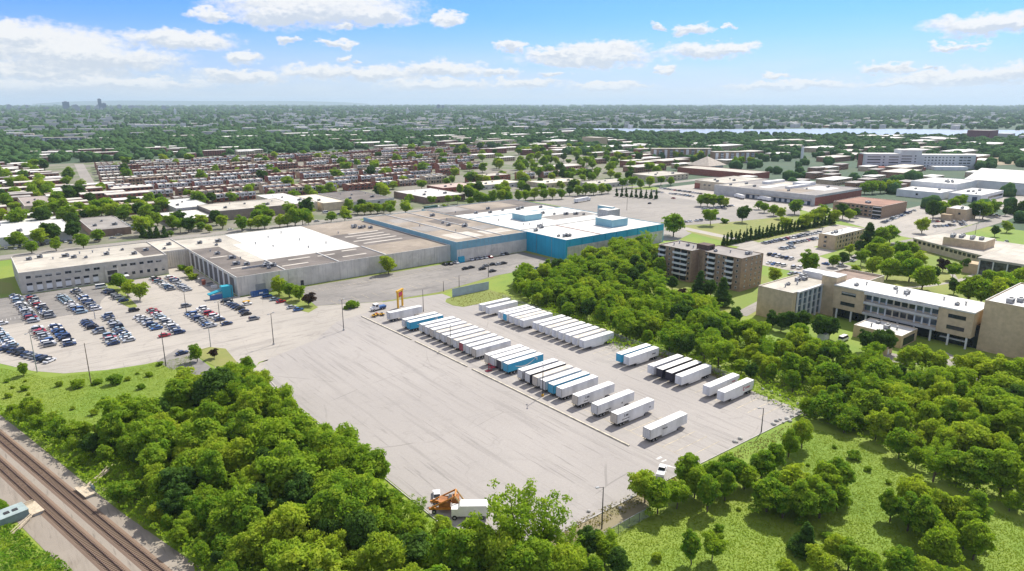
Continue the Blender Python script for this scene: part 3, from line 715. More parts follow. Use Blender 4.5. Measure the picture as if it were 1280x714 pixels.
for i, (a, b) in enumerate(zip(arc, arc[1:])):
    for k in range(4):
        t0 = (k + 0.5) / 4; p = (a[0] + (b[0] - a[0]) * t0, a[1] + (b[1] - a[1]) * t0)
        ang = math.atan2(b[1] - a[1], b[0] - a[0]); o = put('window', win_mesh(2.2, 1.7, 'y', 'dark'), cv, (p[0], p[1], 3.3), ang)
bx = MB().box(463, 131, 6.3, 481, 153, 11.2, top=False); bx.build('rooftop_box', TAN, cv); MB().quad((463, 131, 11.2), (481, 131, 11.2), (481, 153, 11.2), (463, 153, 11.2)).build('rooftop_box_lid', ROOF_B, cv)
for (x, y, k) in ((466, 149, 2), (470, 150, 2), (468, 145, 2), (471, 140, 2), (467, 139, 0), (470, 135, 2), (474, 146, 0)): put('roof_unit', UNIT[k], cv, (x, y, 11.2))
OCC.append((440, 100, 508, 176))
gb = thing('glass_fronted_hall', 'flat white-roofed hall with tall dark glass front between white columns', 'college building', (421, 62, 0))
MB().box(0.8, 0, 0.6, 34, 58, 8.6).build('glazing', M('hall_glass', (0.05, 0.065, 0.07), 0.15, 0.5, 0.5), gb)
MB().box(-0.8, -0.8, 8.6, 35, 59, 9.8).build('roof', ROOF_B, gb)
for i in range(10): MB().box(-0.4, i * 6.4, 0, 0.1, 0.55 + i * 6.4, 8.6).build('column', PALE, gb)
MB().box(-0.5, -0.5, 0, 34.5, 58.5, 0.6).build('plinth', GREYW, gb); MB().box(1, 58.6, 0, 9, 66, 5.6).build('side_wall', TAN, gb)
for (x, y, k) in ((14, 30, 2), (17, 28, 2), (14, 25, 0), (18, 33, 0)): put('roof_unit', UNIT[k], gb, (x, y, 9.8))
OCC.append((415, 58, 460, 132))
root, ro = building('brown_office', 'four-storey brown brick office with rust-brown roof and balconied end', 'office building', 575, 237, 622, 277, 9.8, BRICK, M('rust_roof', (0.30, 0.17, 0.12), .95, .12, .1), 0.3)
for k in range(3):
    for i in range(8): window(root, 0, 9 + i * 3.6, 1.0 + 3.0 * k, 2.2, 1.6, 'x', 'dark' if i % 3 else 'frame')
    MB().box(-0.5, 0.6, 0.4 + 3 * k, 0, 7, 2.4 + 3 * k).build('balcony_glass', GLASS, root); MB().box(-0.7, 0.4, 2.4 + 3 * k, 0, 7.2, 3.0 + 3 * k).build('balcony_band', PALE, root)
units(ro, [(12, 16, 2), (13, 18, 2), (20, 20, 1)], 9.5)
root, ro = building('small_tan_house', 'small two-storey tan brick building with dark round window among parked cars', 'office building', 614, 190, 636, 204, 9, TAN, ROOF_W, 0.3)
window(root, 0, 4.5, 4.5, 1.6, 1.6, 'x', 'dark'); units(ro, [(6, 5, 0)], 8.7); MB().box(-7, 8, 0, 0, 15, 4.5).build('low_wing', TAN, root)

# ---- shopping hall and the white complex on the right
root, ro = building('warehouse_store', 'sprawling grey flat-roofed store with loading docks and a red brick end', 'warehouse', 600, 306, 690, 413, 9.6, GREYW, ROOF_G, 0.4)
MB().box(-0.12, 4, 0, 0, 70, 4.2).build('dock_wall', M('dock_blue', (0.05, 0.075, 0.12)), root)
for i in range(11): MB().box(-0.25, 7 + i * 5.6, 0.6, -0.12, 10 + i * 5.6, 3.4).build('dock_door', PALE, root)
MB().box(-2.6, 3, 4.2, 0, 71, 4.9).build('dock_canopy', ROOF_B, root)
MB().box(0.1, -0.12, 0, 90, 0, 7.5).build('end_wall', BRICK_R, root)
for (x, y, a, b, mt) in ((8, 20, 30, 26, ROOF_T), (44, 14, 30, 22, ROOF_W), (20, 60, 40, 10, ROOF_W), (60, 60, 26, 30, ROOF_B), (6, 84, 30, 18, ROOF_B)): patch(ro, x, y, x + a, y + b, 9.2, mt)
for (x, y, a, b, h) in ((30, 42, 40, 5, 2.2), (50, 78, 34, 6, 2.4), (64, 44, 20, 14, 3)): MB().box(x, y, 9.2, x + a, y + b, 9.2 + h).build('rooftop_box', PALE, ro)
units(ro, [(14, 34, 0), (20, 74, 2), (40, 30, 1), (70, 24, 2), (12, 96, 0), (34, 92, 2), (54, 50, 0)], 9.25)
root, ro = building('cream_store', 'cream-walled store with red brick corner beside the long grey store', 'shop', 626, 413.1, 700, 456, 9, CREAM, ROOF_B, 0.4)
MB().box(-0.1, 36, 0, 0, 43, 6).build('brick_corner', BRICK_R, root)
for y in (12, 24, 30): window(root, 0, y, 4.2, 2.6, 1.6, 'x', 'dark')
units(ro, [(8, 20, 2), (18, 30, 0), (30, 14, 2), (40, 26, 1)], 8.6)
root, ro = building('white_arena', 'tall white box building in front of the big white gabled hall', 'arena', 773, 252, 832, 294, 12, PALE, ROOF_W, 0.4)
units(ro, [(14, 12, 2), (20, 16, 2), (30, 14, 0), (36, 20, 1), (17, 9, 0)], 11.6)
root, ro = building('white_low_building', 'low white building with single dark door in front of the white arena', 'arena', 731, 250, 772.9, 290, 7, PALE, ROOF_W, 0.3)
MB().box(-0.1, 20, 2.6, 0, 22, 4.4).build('window', GLASS, root); units(ro, [(14, 28, 0), (10, 8, 3), (24, 10, 0)], 6.7)
root, ro = building('white_side_building', 'low white building with black window band on the right of the arena', 'arena', 740, 219, 802, 246, 7, PALE, ROOF_W, 0.3)
MB().box(20, -0.1, 2.2, 60, 0, 4.2).build('window_band', GLASS, root); MB().box(-0.1, 3, 0, 0, 7, 5).build('door', MATS['dock_blue'], root)
units(ro, [(22, 18, 2), (26, 15, 0), (12, 8, 1), (40, 14, 2)], 6.7)
gh = thing('gabled_hall', 'big white hall with broad low-pitched gable roof at the right edge', 'arena', (835, 196, 0))
MB().prism([(0, 0), (90, 0), (90, 68), (0, 68)], 0, 12, top=False).build('wall', PALE, gh)
m = MB(); m.v = [(-1, -1, 12), (45, -1, 21), (91, -1, 12), (-1, 69, 12), (45, 69, 21), (91, 69, 12)]; m.f = [(0, 1, 4, 3), (1, 2, 5, 4), (0, 2, 1), (3, 4, 5)]; m.m = [0] * 4; m.build('roof', ROOF_W, gh)
MB().box(-0.15, 3, 0, 0, 11, 8).build('garage_door', MATS['dock_blue'], gh); MB().box(-10, -14, 0, 12, -1.2, 10).build('side_block', CREAM, gh)
OCC.append((830, 180, 930, 270))
# ---- hospital
hp = thing('hospital', 'long white seven-storey hospital with dark window bands and red end walls', 'hospital', (1010.9, 449.1, 0), math.atan2(344.7 - 449.1, 1120.4 - 1010.9))
MB().box(0, 0, 0, 48, 22, 20, top=False).box(48.003, -0.6, 0, 76, 22.4, 25.5, top=False).box(76.003, 0, 0, 150, 22, 19, top=False).build('wall', M('white_concrete', (0.56, 0.58, 0.57), .8, .04, .1), hp)
MB().box(-1, 8, 0, -0.01, 22.3, 19).box(150.01, -0.5, 3, 151.5, 9, 17.5).build('end_wall', BRICK_R, hp)
MB().box(-0.3, -0.3, 20.003, 47.9, 22.3, 20.5).box(48, -0.9, 25.503, 76.3, 22.7, 26).box(76.4, -0.3, 19.003, 150.3, 22.3, 19.5).build('roof', ROOF_W, hp)
for k in range(4):
    window(hp, 12, 0, 3.6 + 4 * k, 18, 1.5, 'y', 'dark'); window(hp, 39, 0, 3.6 + 4 * k, 13, 1.5, 'y', 'dark'); window(hp, 25.5, 0, 3.6 + 4 * k, 2, 1.5, 'y', 'dark'); window(hp, 56, -0.6, 5 + 4 * k, 14, 1.5, 'y', 'dark'); window(hp, 68, -0.6, 5 + 4 * k, 2, 1.5, 'y', 'dark')
    for i in range(9): window(hp, 82 + i * 4.8, 0, 3.4 + 3.9 * k, 2.2, 1.5, 'y', 'dark')
    for i in range(3): window(hp, 130 + i * 5.5, 0, 3.4 + 3.9 * k, 4.4, 1.5, 'y', 'dark')
MB().box(44, -2, 0, 66, -0.7, 6).build('glazed_entrance', TEALG, hp); MB().box(0, -30, 0, 70, -4, 4).build('podium', BRICK_R, hp); MB().box(84, -24, 0, 128, -6, 5).build('entrance_wing', PALE, hp)
# ---- chapel-like pyramid roof and its brick base
py = thing('pyramid_roofed_church', 'low building with big pale pyramid roof in front of dark brick flats', 'church', (807, 570, 0))
MB().box(-16, -15, 0, 16, 15, 8, top=False).build('wall', GREYW, py)
m = MB(); m.v = [(-20, -18, 8), (20, -18, 8), (20, 18, 8), (-20, 18, 8), (0, 0, 19.5)]; m.f = [(0, 1, 4), (1, 2, 4), (2, 3, 4), (3, 0, 4), (3, 2, 1, 0)]; m.m = [0] * 5; m.build('roof', M('shingle_roof', (0.42, 0.37, 0.31), .9, .08, .3), py)
MB().tube((0, 0, 19.5), (0, 0, 22), .3, .1).build('spire', PALE, py)
building('brick_centre', 'long low red brick building with flat pale roof below the pyramid roof', 'college building', 748, 462, 785, 574, 8, BRICK_R, ROOF_B)

# ================================================================== the town behind the plant
def plain(name, label, x0, y0, x1, y1, h, wall, roof, cat='warehouse', wins=0, uns=(), par=0.3):
    root, ro = building(name, label, cat, x0, y0, x1, y1, h, wall, roof, par)
    for i in range(wins):
        n = max(1, wins); st = (x1 - x0) / n
        for k in range(max(1, int(h / 3.1))): window(root, st * (i + .5), 0, 1.0 + 2.9 * k, min(2.4, st * .5), 1.4, 'y', 'dark')
    units(ro, [(u[0] * (x1 - x0), u[1] * (y1 - y0), u[2]) for u in uns], h - par)
    return root, ro
UN = [(.2, .3, 0), (.5, .6, 1), (.7, .25, 2), (.35, .75, 3), (.85, .6, 3)]
plain('white_warehouse', 'white flat-roofed warehouse with small trees along its front wall, far left', -40, 546, 57, 626, 6, PALE, ROOF_W, wins=0, uns=UN + [(.6, .7, 0), (.9, .2, 1), (.1, .6, 2)])
plain('brown_warehouse', 'low brown-walled warehouse with dark roof beside a lot full of cars', 67, 543, 91, 609, 5.2, M('brown_wall', (0.22, 0.15, 0.115), .9, .1), ROOF_G, uns=UN[:3])
plain('cream_brick_block', 'three-storey cream brick block with two-level roof behind the white warehouse', 40, 680, 60.5, 748, 9, CREAM, M('mauve_roof', (0.33, 0.28, 0.25), .95, .1), 'apartment building', 2, UN[:2])
plain('red_brick_flats', 'three-storey red brick flats with white balconies between two trees', 69, 662, 98, 675, 8.5, BRICK_R, ROOF_B, 'apartment building', 7)
plain('red_brick_flats', 'longer red brick flats partly hidden behind the round street tree', 100, 640, 131, 655, 8, BRICK_R, ROOF_B, 'apartment building', 7)
plain('dark_walled_shop', 'low dark-walled workshop with white roof behind a screen of young trees', 121, 555, 150, 600, 5.2, M('umber_wall', (0.13, 0.095, 0.08), .9, .1), ROOF_W, 'workshop', 3, UN[:2])
plain('white_roofed_workshop', 'grey-walled workshop with bright white roof in the middle of the warehouse row', 136, 604, 163, 664, 7, GREYW, ROOF_W, 'workshop', 0, UN[:2])
plain('tan_roofed_warehouse', 'large warehouse with tan roof and brown wall facing the street trees', 152.5, 560, 219, 606, 8, M('taupe_wall', (0.25, 0.21, 0.175), .9, .08), ROOF_B, 'warehouse', 0, UN)
plain('beige_white_warehouse', 'beige warehouse with blinding white roof at the street corner', 213, 562, 239, 640, 7.8, CREAM, ROOF_W, 'warehouse', 0, UN[1:4])
plain('cream_roofed_warehouse', 'warehouse with cream roof and dark loading gap beside the beige one', 242, 556, 262, 618, 7, CREAM, M('cream_roof', (0.62, 0.57, 0.46), .9, .06), 'warehouse', 0, UN[:1])
plain('grey_roofed_depot', 'wide low depot with dark grey roof behind five leafy street trees', 265, 548, 306, 620, 7, GREYW, ROOF_D, 'depot', 4, UN)
plain('pale_roofed_depot', 'low depot with pale grey roof and brown trim behind thin young trees', 334, 537, 377, 598, 6, M('brown_wall', (0.2, .15, .12)), M('pale_roof', (0.55, 0.53, 0.5), .9, .06), 'depot', 5, UN)
plain('red_brick_plant', 'red brick works with blue-glazed end and pale roof', 466, 640, 516, 664, 8, BRICK_R, ROOF_B, 'factory building', 10, UN[:3])
plain('pink_roofed_sheds', 'long low sheds with pinkish roof in front of the red brick works', 391, 596, 436, 628, 5, BRICK_R, M('pink_roof', (0.46, 0.36, 0.31), .9, .08), 'shed', 6, UN[:2])
plain('cream_roofed_shed', 'low shed with cream roof just right of the pinkish sheds', 438, 590, 492, 622, 5, GREYW, MATS['cream_roof'], 'shed', 6, UN[:2])
plain('long_flat_shop', 'long low flat-roofed shops behind the dark row of columnar shrubs', 540, 520, 600, 548, 5, GREYW, ROOF_B, 'shop', 8, UN)
plain('long_flat_shop', 'long low flat-roofed shops with cream roof further left', 500, 560, 560, 590, 5, CREAM, MATS['cream_roof'], 'shop', 8, UN[:3])
plain('school_block', 'low cream building with flat roof below the two rows of dark flats', 640, 520, 700, 560, 7, CREAM, ROOF_B, 'school', 8, UN)
# big flats seen end-on to the camera, far off
def flats(label, lpx, rpx, h, dep, wall, n, grp=None):
    a = Vector(U(*lpx)); b = Vector(U(*rpx)); L = (b - a).length
    r = thing('apartment_slab', label, 'apartment building', (a.x, a.y, 0), math.atan2(b.y - a.y, b.x - a.x), grp)
    MB().box(0, 0, 0, L, dep, h, top=False).build('wall', wall, r); MB().box(-.4, -.4, h + 0.003, L + .4, dep + .4, h + .7).build('roof', ROOF_B, r)
    st = L / n
    for i in range(n):
        MB().box(st * (i + .25), -1.4, 1, st * (i + .72), -0.003, h - 1).build('balcony_stack', BLUEG if i % 2 else PALE, r)
        for k in range(int(h / 3)): MB().box(st * (i + .2), -1.7, 1.2 + 3 * k, st * (i + .77), -1.402, 2.1 + 3 * k).build('balcony', PALE, r)
    return r
flats('long dark brick block of flats with striped balconies, left of the pyramid roof', (815, 199.5), (889, 199.5), 17, 16, BRICK, 11)
flats('dark brick block of flats with striped balconies, right behind the pyramid roof', (892, 204), (943, 203.5), 16.5, 16, BRICK, 8)
flats('long white-striped block of flats among trees on the far left', (53, 180.5), (107, 179.5), 14, 18, M('slate_wall', (0.22, 0.22, 0.24)), 10)
flats('brown block of flats half hidden by trees on the far left edge', (18, 175.5), (43, 175), 15, 18, BRICK, 5)
plain('tan_tower_block', 'plain tan slab among trees above the middle of the row houses', 1120, 1080, 1150, 1130, 16, TAN, ROOF_B, 'apartment building')
plain('green_tan_block', 'tan and green block with flat roof beyond the row houses', 870, 1170, 960, 1200, 13, CREAM, ROOF_B, 'apartment building', 14)
plain('dark_red_tower', 'dark red windowless block standing by the river at the right edge', 2010, 600, 2070, 650, 24, M('maroon_wall', (0.16, 0.05, 0.06)), ROOF_G, 'power station')

# ---- rows of brick houses
rowm = [M('row_brick_red', (0.26, 0.10, 0.07), .9, .15, .3), M('row_brick_brown', (0.29, 0.17, 0.115), .9, .15, .3), M('row_brick_buff', (0.48, 0.38, 0.26), .9, .1, .3)]
frm = [M('row_front_white', (0.62, 0.63, 0.63), .8, .06, .4), M('row_front_cream', (0.52, 0.46, 0.37), .8, .08, .4), M('row_front_grey', (0.34, 0.35, 0.37), .8, .08, .4), rowm[0], rowm[1]]
rfm = [M('row_roof_pale', (0.58, 0.54, 0.47), .9, .1, .1, dirt=.35), M('row_roof_white', (0.74, 0.72, 0.67), .9, .05, .1, dirt=.3), M('row_roof_grey', (0.36, 0.335, 0.31), .9, .12, .1), M('row_roof_tan', (0.46, 0.385, 0.305), .9, .1, .1)]
ROWC = {}
def row_proto(n, wi, fi, ri):
    """n joined two-storey houses, 7.5 m wide each: brick body, lighter upper fronts with bays, windows, doors, flat roof"""
    k = (n, wi, fi, ri)
    if k in ROWC: return ROWC[k]
    L = 7.5 * n
    b = MB().box(0, 0, 0, L, 11.5, 7.6, top=False)
    for i in range(n + 1): b.box(max(0, 7.5 * i - .2), 0.2, 7.603, min(L, 7.5 * i + .2), 11.3, 8.3)
    r = MB().box(0.25, .25, 7.3, L - .25, 11.2, 7.5, bottom=False)
    f = MB(); gl = []
    for i in range(n):
        x = 7.5 * i
        f.box(x + .35, -.45, 3.9, x + 7.15, -.003, 7.9)
        f.box(x + .8, -1.0, 3.6, x + 3.6, -.453, 7.2)
        gl += [(x + 2.2, -1.0, 4.8, 2.4, 1.8), (x + 5.5, -.45, 4.8, 1.7, 1.8), (x + 2.2, 0, 1.1, 2.7, 1.9), (x + 5.5, 0, .3, 1.3, 2.4)]
        b.box(x + 4.2, -2.2, 0, x + 6.9, -.08, .3); b.box(x + 4.2, -1.6, 3.35, x + 6.9, -.46, 3.6)
    far = MB(); far.v = list(b.v); far.f = list(b.f); far.m = list(b.m)
    for (wx, wy, wz, ww, wh) in gl: far.box(wx - ww / 2, wy - .07, wz, wx + ww / 2, wy - .003, wz + wh, 1)
    ROWC[k] = (b.mesh('wall', rowm[wi]), r.mesh('roof', rfm[ri]), f.mesh('upper_front', frm[fi]), far.mesh('wall', [rowm[wi], GLASS]), gl)
    return ROWC[k]
rng = random.Random(11)
nrow = 0
ROWY = [(640, 470, 640), (672, 150, 440), (705, 140, 470), (738, 128, 500), (790, 122, 560), (823, 122, 590), (872, 124, 640), (905, 130, 660), (952, 135, 700), (985, 140, 720), (1032, 145, 760), (1065, 150, 780), (1112, 155, 800), (1150, 160, 840)]
def free(x0, y0, x1, y1):
    return not any(x0 < o[2] and x1 > o[0] and y0 < o[3] and y1 > o[1] for o in OCC)
SIDE = ['brick', 'brown brick', 'buff brick']; FRN = ['white-fronted', 'cream-fronted', 'grey-fronted', 'red-fronted', 'brown-fronted']; RFN = ['pale-roofed', 'white-roofed', 'grey-roofed', 'tan-roofed']
for ri_, (y, xa, xb) in enumerate(ROWY):
    x = xa; idx = 0
    while x < xb:
        n = rng.choice((3, 4, 4, 5)) if y > 660 else 3
        L = 7.5 * n
        if y in (790,): wi, fi, ri = 0, 0, rng.choice((0, 1))
        else: wi, fi, ri = rng.choice((0, 0, 1, 1, 2)), rng.choice((0, 0, 0, 1, 1, 2, 3, 4)), rng.choice((0, 0, 1, 1, 2, 3))
        yy = y + rng.uniform(-1.5, 1.5)
        if (rng.random() < 0.90 or y == 790) and free(x, yy - 3, x + L, yy + 14):
            lab = f'{RFN[ri]} {FRN[fi]} row houses, {ORD[idx]} block from the left in the {ORD[ri_]} row behind the warehouses'
            t = thing('row_house_block', lab, 'row houses', (x, yy, 0), 0, 'rows of brick row houses'); t.scale = (1, rng.uniform(.9, 1.1), rng.uniform(.86, 1.12))
            wl, rf, fr, fwl, gl = row_proto(n, wi, fi, ri)
            near_row = y < 800
            put('wall', wl if near_row else fwl, t); put('roof', rf, t); put('upper_front', fr, t)
            if near_row:
                for (wx, wy, wz, ww, wh) in gl: window(t, wx, wy, wz, ww, wh, 'y', 'dark')
            OCC.append((x, yy - 2, x + L, yy + 12)); nrow += 1; idx += 1
        x += L + rng.choice((3.5, 4, 6, 13))
# scattered houses and low blocks left of the avenue and right of the rows
hb_ = []
for i, (wd, dp, h, wl, rf) in enumerate(((14, 11, 7, 0, 0), (22, 12, 7, 1, 2), (30, 14, 6, 2, 1), (46, 20, 6, 2, 1), (60, 26, 7, 1, 0), (12, 10, 6, 2, 3), (36, 14, 9, 0, 0), (80, 34, 8, 2, 1))):
    b = MB().box(-.3, -.3, h + .003, wd + .3, dp + .3, h + .5).mesh('roof', rfm[rf])
    m = MB().box(0, 0, 0, wd, dp, h, top=False)
    for q in range(int(wd / 4)):
        for k in range(int(h / 3)): m.box(1 + 4 * q, -.06, 1 + 3 * k, 3.2 + 4 * q, -.003, 2.5 + 3 * k, 1)
    hb_.append((m.mesh('wall', [(rowm + [GREYW])[wl], GLASS]), b, None, wd, dp))
def scatter(n, region, label, group, kinds, name='town_house', cat='house', gap=4, seed=3):
    rg = random.Random(seed); made = 0; tries = 0
    while made < n and tries < n * 30:
        tries += 1
        x = rg.uniform(region[0], region[2]); y = rg.uniform(region[1], region[3]); k = rg.choice(kinds)
        a, b, gl, wd, dp = hb_[k]
        if len(region) > 4 and not inside((x, y), region[4]): continue
        if not free(x - gap, y - gap, x + wd + gap, y + dp + gap): continue
        t = thing(name, label, cat, (x, y, 0), rg.uniform(-.02, .02), group)
        put('wall', a, t); put('roof', b, t)
        OCC.append((x, y, x + wd, y + dp)); made += 1
OCC.append((104, 870, 150, 1240))       # the avenue
scatter(42, (20, 690, 118, 1240), 'flat-roofed town house among trees left of the straight avenue', 'town houses left of the avenue', (0, 1, 2, 2, 6), seed=4)
scatter(30, (-25, 640, 122, 880), 'flat-roofed town house on the left between warehouses and avenue', 'town houses at the left edge', (0, 1, 2, 5, 6), seed=14)
scatter(22, (60, 1250, 420, 1500), 'small flat-roofed house among trees beyond the row houses on the left', 'houses beyond the row houses', (0, 1, 2, 3, 6), seed=5)
scatter(34, (600, 600, 1000, 1150), 'low pale-roofed building between the row houses and the far flats', 'low buildings right of the row houses', (1, 2, 3, 6, 4), seed=6)
scatter(40, (640, 880, 1250, 1560), 'low flat-roofed building among the trees in the middle distance', 'low buildings in the middle distance', (2, 3, 4, 6, 7), seed=7)
scatter(46, (1000, 350, 1900, 900), 'low pale-roofed building among trees between the hospital and the river', 'low buildings before the river', (1, 2, 3, 4, 7, 7), 'low_building', 'building', seed=8)
scatter(20, (700, 300, 1000, 460), 'low building around the shopping hall on the right', 'low buildings by the shopping hall', (1, 2, 3, 4), 'low_building', 'building', seed=9)
scatter(40, (200, 1300, 2400, 3600, [(200, 1300), (1300, 1300), (2300, 2700), (2300, 3600), (300, 3600)]), 'tiny pale building far off in the sea of trees', 'far buildings in the trees', (3, 4, 7, 7), 'far_building', 'building', seed=10)
scatter(36, (2300, 700, 4200, 2800, [(2600, 1300), (3300, 700), (4200, 900), (4200, 2800), (2500, 2800), (2150, 1750)]), 'tiny pale building on the far bank of the river', 'far-bank buildings', (4, 7, 7, 7), 'far_building', 'building', seed=12)
# ---- hazy skyline on the left horizon
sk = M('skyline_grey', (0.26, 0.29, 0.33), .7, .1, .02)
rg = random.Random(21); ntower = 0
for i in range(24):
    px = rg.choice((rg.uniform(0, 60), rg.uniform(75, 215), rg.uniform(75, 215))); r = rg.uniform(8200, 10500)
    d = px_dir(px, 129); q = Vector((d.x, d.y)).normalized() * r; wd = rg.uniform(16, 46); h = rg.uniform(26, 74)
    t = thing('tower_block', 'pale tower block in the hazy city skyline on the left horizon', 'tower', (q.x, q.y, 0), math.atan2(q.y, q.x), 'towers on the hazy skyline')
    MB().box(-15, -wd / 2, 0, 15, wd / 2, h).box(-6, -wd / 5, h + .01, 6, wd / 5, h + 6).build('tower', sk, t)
for (px, wd, h, r, lab) in ((124.6, 36, 134, 9000, 'tall dark blue glass tower, highest on the left skyline'), (129.5, 44, 88, 8980, 'shorter blue slab stuck to the tallest skyline tower'), (82, 66, 104, 9200, 'broad grey slab on the skyline left of the tallest tower'), (548, 46, 70, 9000, 'left one of two small dark towers on the horizon above the town'), (553.5, 36, 62, 9000, 'right one of two small dark towers on the horizon above the town')):
    d = px_dir(px, 129); q = Vector((d.x, d.y)).normalized() * r
    t = thing('glass_tower', lab, 'tower', (q.x, q.y, 0), math.atan2(q.y, q.x))
    MB().box(-14, -wd / 2, 0, 14, wd / 2, h).box(-5, -wd / 5, h + .01, 5, wd / 5, h + 5).build('tower', M('blue_tower', (0.03, 0.07, 0.13), .4, .1, .02), t)
for (px, py, h, lab) in ((219.5, 144.5, 45, 'slim white tower standing among the far trees on the left'), (421, 163, 26, 'pale slim block among trees above the row houses'), (509.5, 145, 50, 'white church spire far off among the trees'), (1001.6, 204, 24, 'white water tower pole among the low roofs left of the hospital')):
    x, y = U(px, py); t = thing('slim_tower', lab, 'tower', (x, y, 0)); wd = math.hypot(x, y) / F * 1.1
    MB().box(-wd, -wd, 0, wd, wd, h).build('tower', PALE, t)
    MB().tube((0, 0, h), (0, 0, h + wd * 2), wd * .9, .05, n=4).build('cap', PALE, t)

# ================================================================== trees
def rvec(n, rs):
    v = rs.normal(size=(n, 3)); return v / np.linalg.norm(v, axis=1)[:, None]
def leaf_quads(c, nrm, size, rs):
    """one bent leaf spray per row: centre, facing, size"""
    n = len(c)
    a = np.cross(nrm, rvec(n, rs)); a /= np.linalg.norm(a, axis=1)[:, None] + 1e-9
    b = np.cross(nrm, a); s = size[:, None]
    droop = nrm * s * 0.25
    V = np.stack([c - a * s, c - b * s * .62 + droop, c + a * s, c + b * s * .62 + droop], 1).reshape(-1, 3)
    return V, np.arange(4 * n).reshape(n, 4)
ICO_V, ICO_F = None, None
import bmesh
def ico(sub):
    bm = bmesh.new(); bmesh.ops.create_icosphere(bm, subdivisions=sub, radius=1.0)
    v = np.array([p.co[:] for p in bm.verts]); f = np.array([[q.index for q in p.verts] for p in bm.faces]); bm.free(); return v, f
I1 = ico(1); I2 = ico(2)
def crown(seed, H, Rw, z0, shape='round', lobes=34, per=150, leaf=0.34):
    """crown of many leafy clumps round a shaded core of inner leaves; H top height, Rw radius, z0 lowest leaves"""
    rs = np.random.RandomState(seed); Vs = []; Fs = []; off = 0
    zc = (H + z0) / 2; hh = (H - z0) / 2
    subs = [np.array([rs.uniform(-.5, .5) * Rw, rs.uniform(-.5, .5) * Rw, zc + rs.uniform(-.55, .42) * hh, rs.uniform(.42, .72)]) for _ in range(6)]; subs[0][:3] = (0, 0, zc - .1 * hh); subs[0][3] = .8
    for i in range(lobes):
        d = rvec(1, rs)[0]
        if d[2] < -0.5: d[2] *= -0.6
        t = rs.uniform(.45, 1.0) ** .6
        if shape == 'cone':
            z = rs.uniform(0, 1) ** 1.25; a = rs.uniform(0, 6.28); rr = Rw * (1 - z) * rs.uniform(.55, 1) + .12
            p = np.array([math.cos(a) * rr, math.sin(a) * rr, z0 + z * (H - z0)]); r = (.30 + .42 * (1 - z)) * Rw * .75
        elif shape == 'open':
            b_ = i % 15; a = b_ * 2.4 + .4 * math.sin(b_ * 3.1); s_ = .25 + .75 * (i // 15 + rs.uniform(0, 1)) / 5; top = .72 + .28 * ((b_ * 7) % 5) / 4
            p = np.array([math.cos(a) * Rw * s_ * (.35 + .65 * ((b_ * 3) % 4) / 3), math.sin(a) * Rw * s_ * (.35 + .65 * ((b_ * 3) % 4) / 3), z0 + (H - z0) * top * s_]); r = Rw * rs.uniform(.14, .24)
        elif shape == 'tall':
            p = np.array([d[0] * Rw * t, d[1] * Rw * t, zc + d[2] * hh * t]); r = Rw * rs.uniform(.28, .45)
        elif shape == 'vase':
            z = rs.uniform(.1, 1); a = rs.uniform(0, 6.28); rr = Rw * (.35 + .65 * z ** .7) * rs.uniform(.5, 1)
            p = np.array([math.cos(a) * rr, math.sin(a) * rr, z0 + z * (H - z0) * (1 - .28 * (rr / Rw) ** 2)]); r = Rw * rs.uniform(.22, .36)
        else:
            sb = subs[i % 6]; p = np.array([sb[0] + d[0] * Rw * t * sb[3], sb[1] + d[1] * Rw * t * sb[3], min(sb[2] + d[2] * hh * t * sb[3], H - .3)]); r = Rw * rs.uniform(.15, .33)
        n = int(per * (r / (Rw * .27)) ** 1.6)
        q = rvec(n, rs); q[:, 2] = np.where(q[:, 2] < -.25, -q[:, 2] * .7, q[:, 2])
        rad = r * rs.uniform(.6, 1.22, n)[:, None]
        c = p + q * rad * np.array([1, 1, .82])
        nr = q + rs.normal(size=(n, 3)) * .55 + np.array([0, 0, .25]); nr /= np.linalg.norm(nr, axis=1)[:, None]
        V, Fq = leaf_quads(c, nr, leaf * rs.uniform(.6, 1.3, n), rs)
        Vs.append(V); Fs.append(Fq + off); off += len(V)
    n = int(lobes * per * (.16 if shape != 'open' else .02))
    q = rvec(n, rs) * (rs.uniform(.1, .78, n) ** .5)[:, None]
    if shape == 'cone':
        z = rs.uniform(0, .9, n); a = rs.uniform(0, 6.28, n); rr = Rw * (1 - z) * .6 * rs.uniform(0, 1, n)
        c = np.stack([np.cos(a) * rr, np.sin(a) * rr, z0 + z * (H - z0)], 1)
    else: c = q * np.array([Rw * .85, Rw * .85, hh * .85]) + np.array([0, 0, zc])
    V, Fq = leaf_quads(c, rvec(n, rs), np.full(n, leaf * 1.5), rs)
    Vs.append(V); Fs.append(Fq + off)
    return np.concatenate(Vs), np.concatenate(Fs)
def trunk_mesh(seed, H, z0, Rw, r):
    rs = random.Random(seed); m = MB()
    m.tube((0, 0, -.1), (rs.uniform(-.2, .2), rs.uniform(-.2, .2), z0 + (H - z0) * .35), r, r * .6, 7)
    for i in range(5):
        a = i * 1.26 + rs.uniform(-.3, .3); zz = z0 * .8 + rs.uniform(0, .25) * (H - z0)
        m.tube((0, 0, zz), (math.cos(a) * Rw * .6, math.sin(a) * Rw * .6, zz + (H - z0) * rs.uniform(.25, .45)), r * .45, r * .12, 5)
    m.tube((0, 0, z0 + (H - z0) * .33), (.2, .1, H * .93), r * .55, r * .1, 5)
    return m.mesh('trunk', BARK)
PROTO = {}
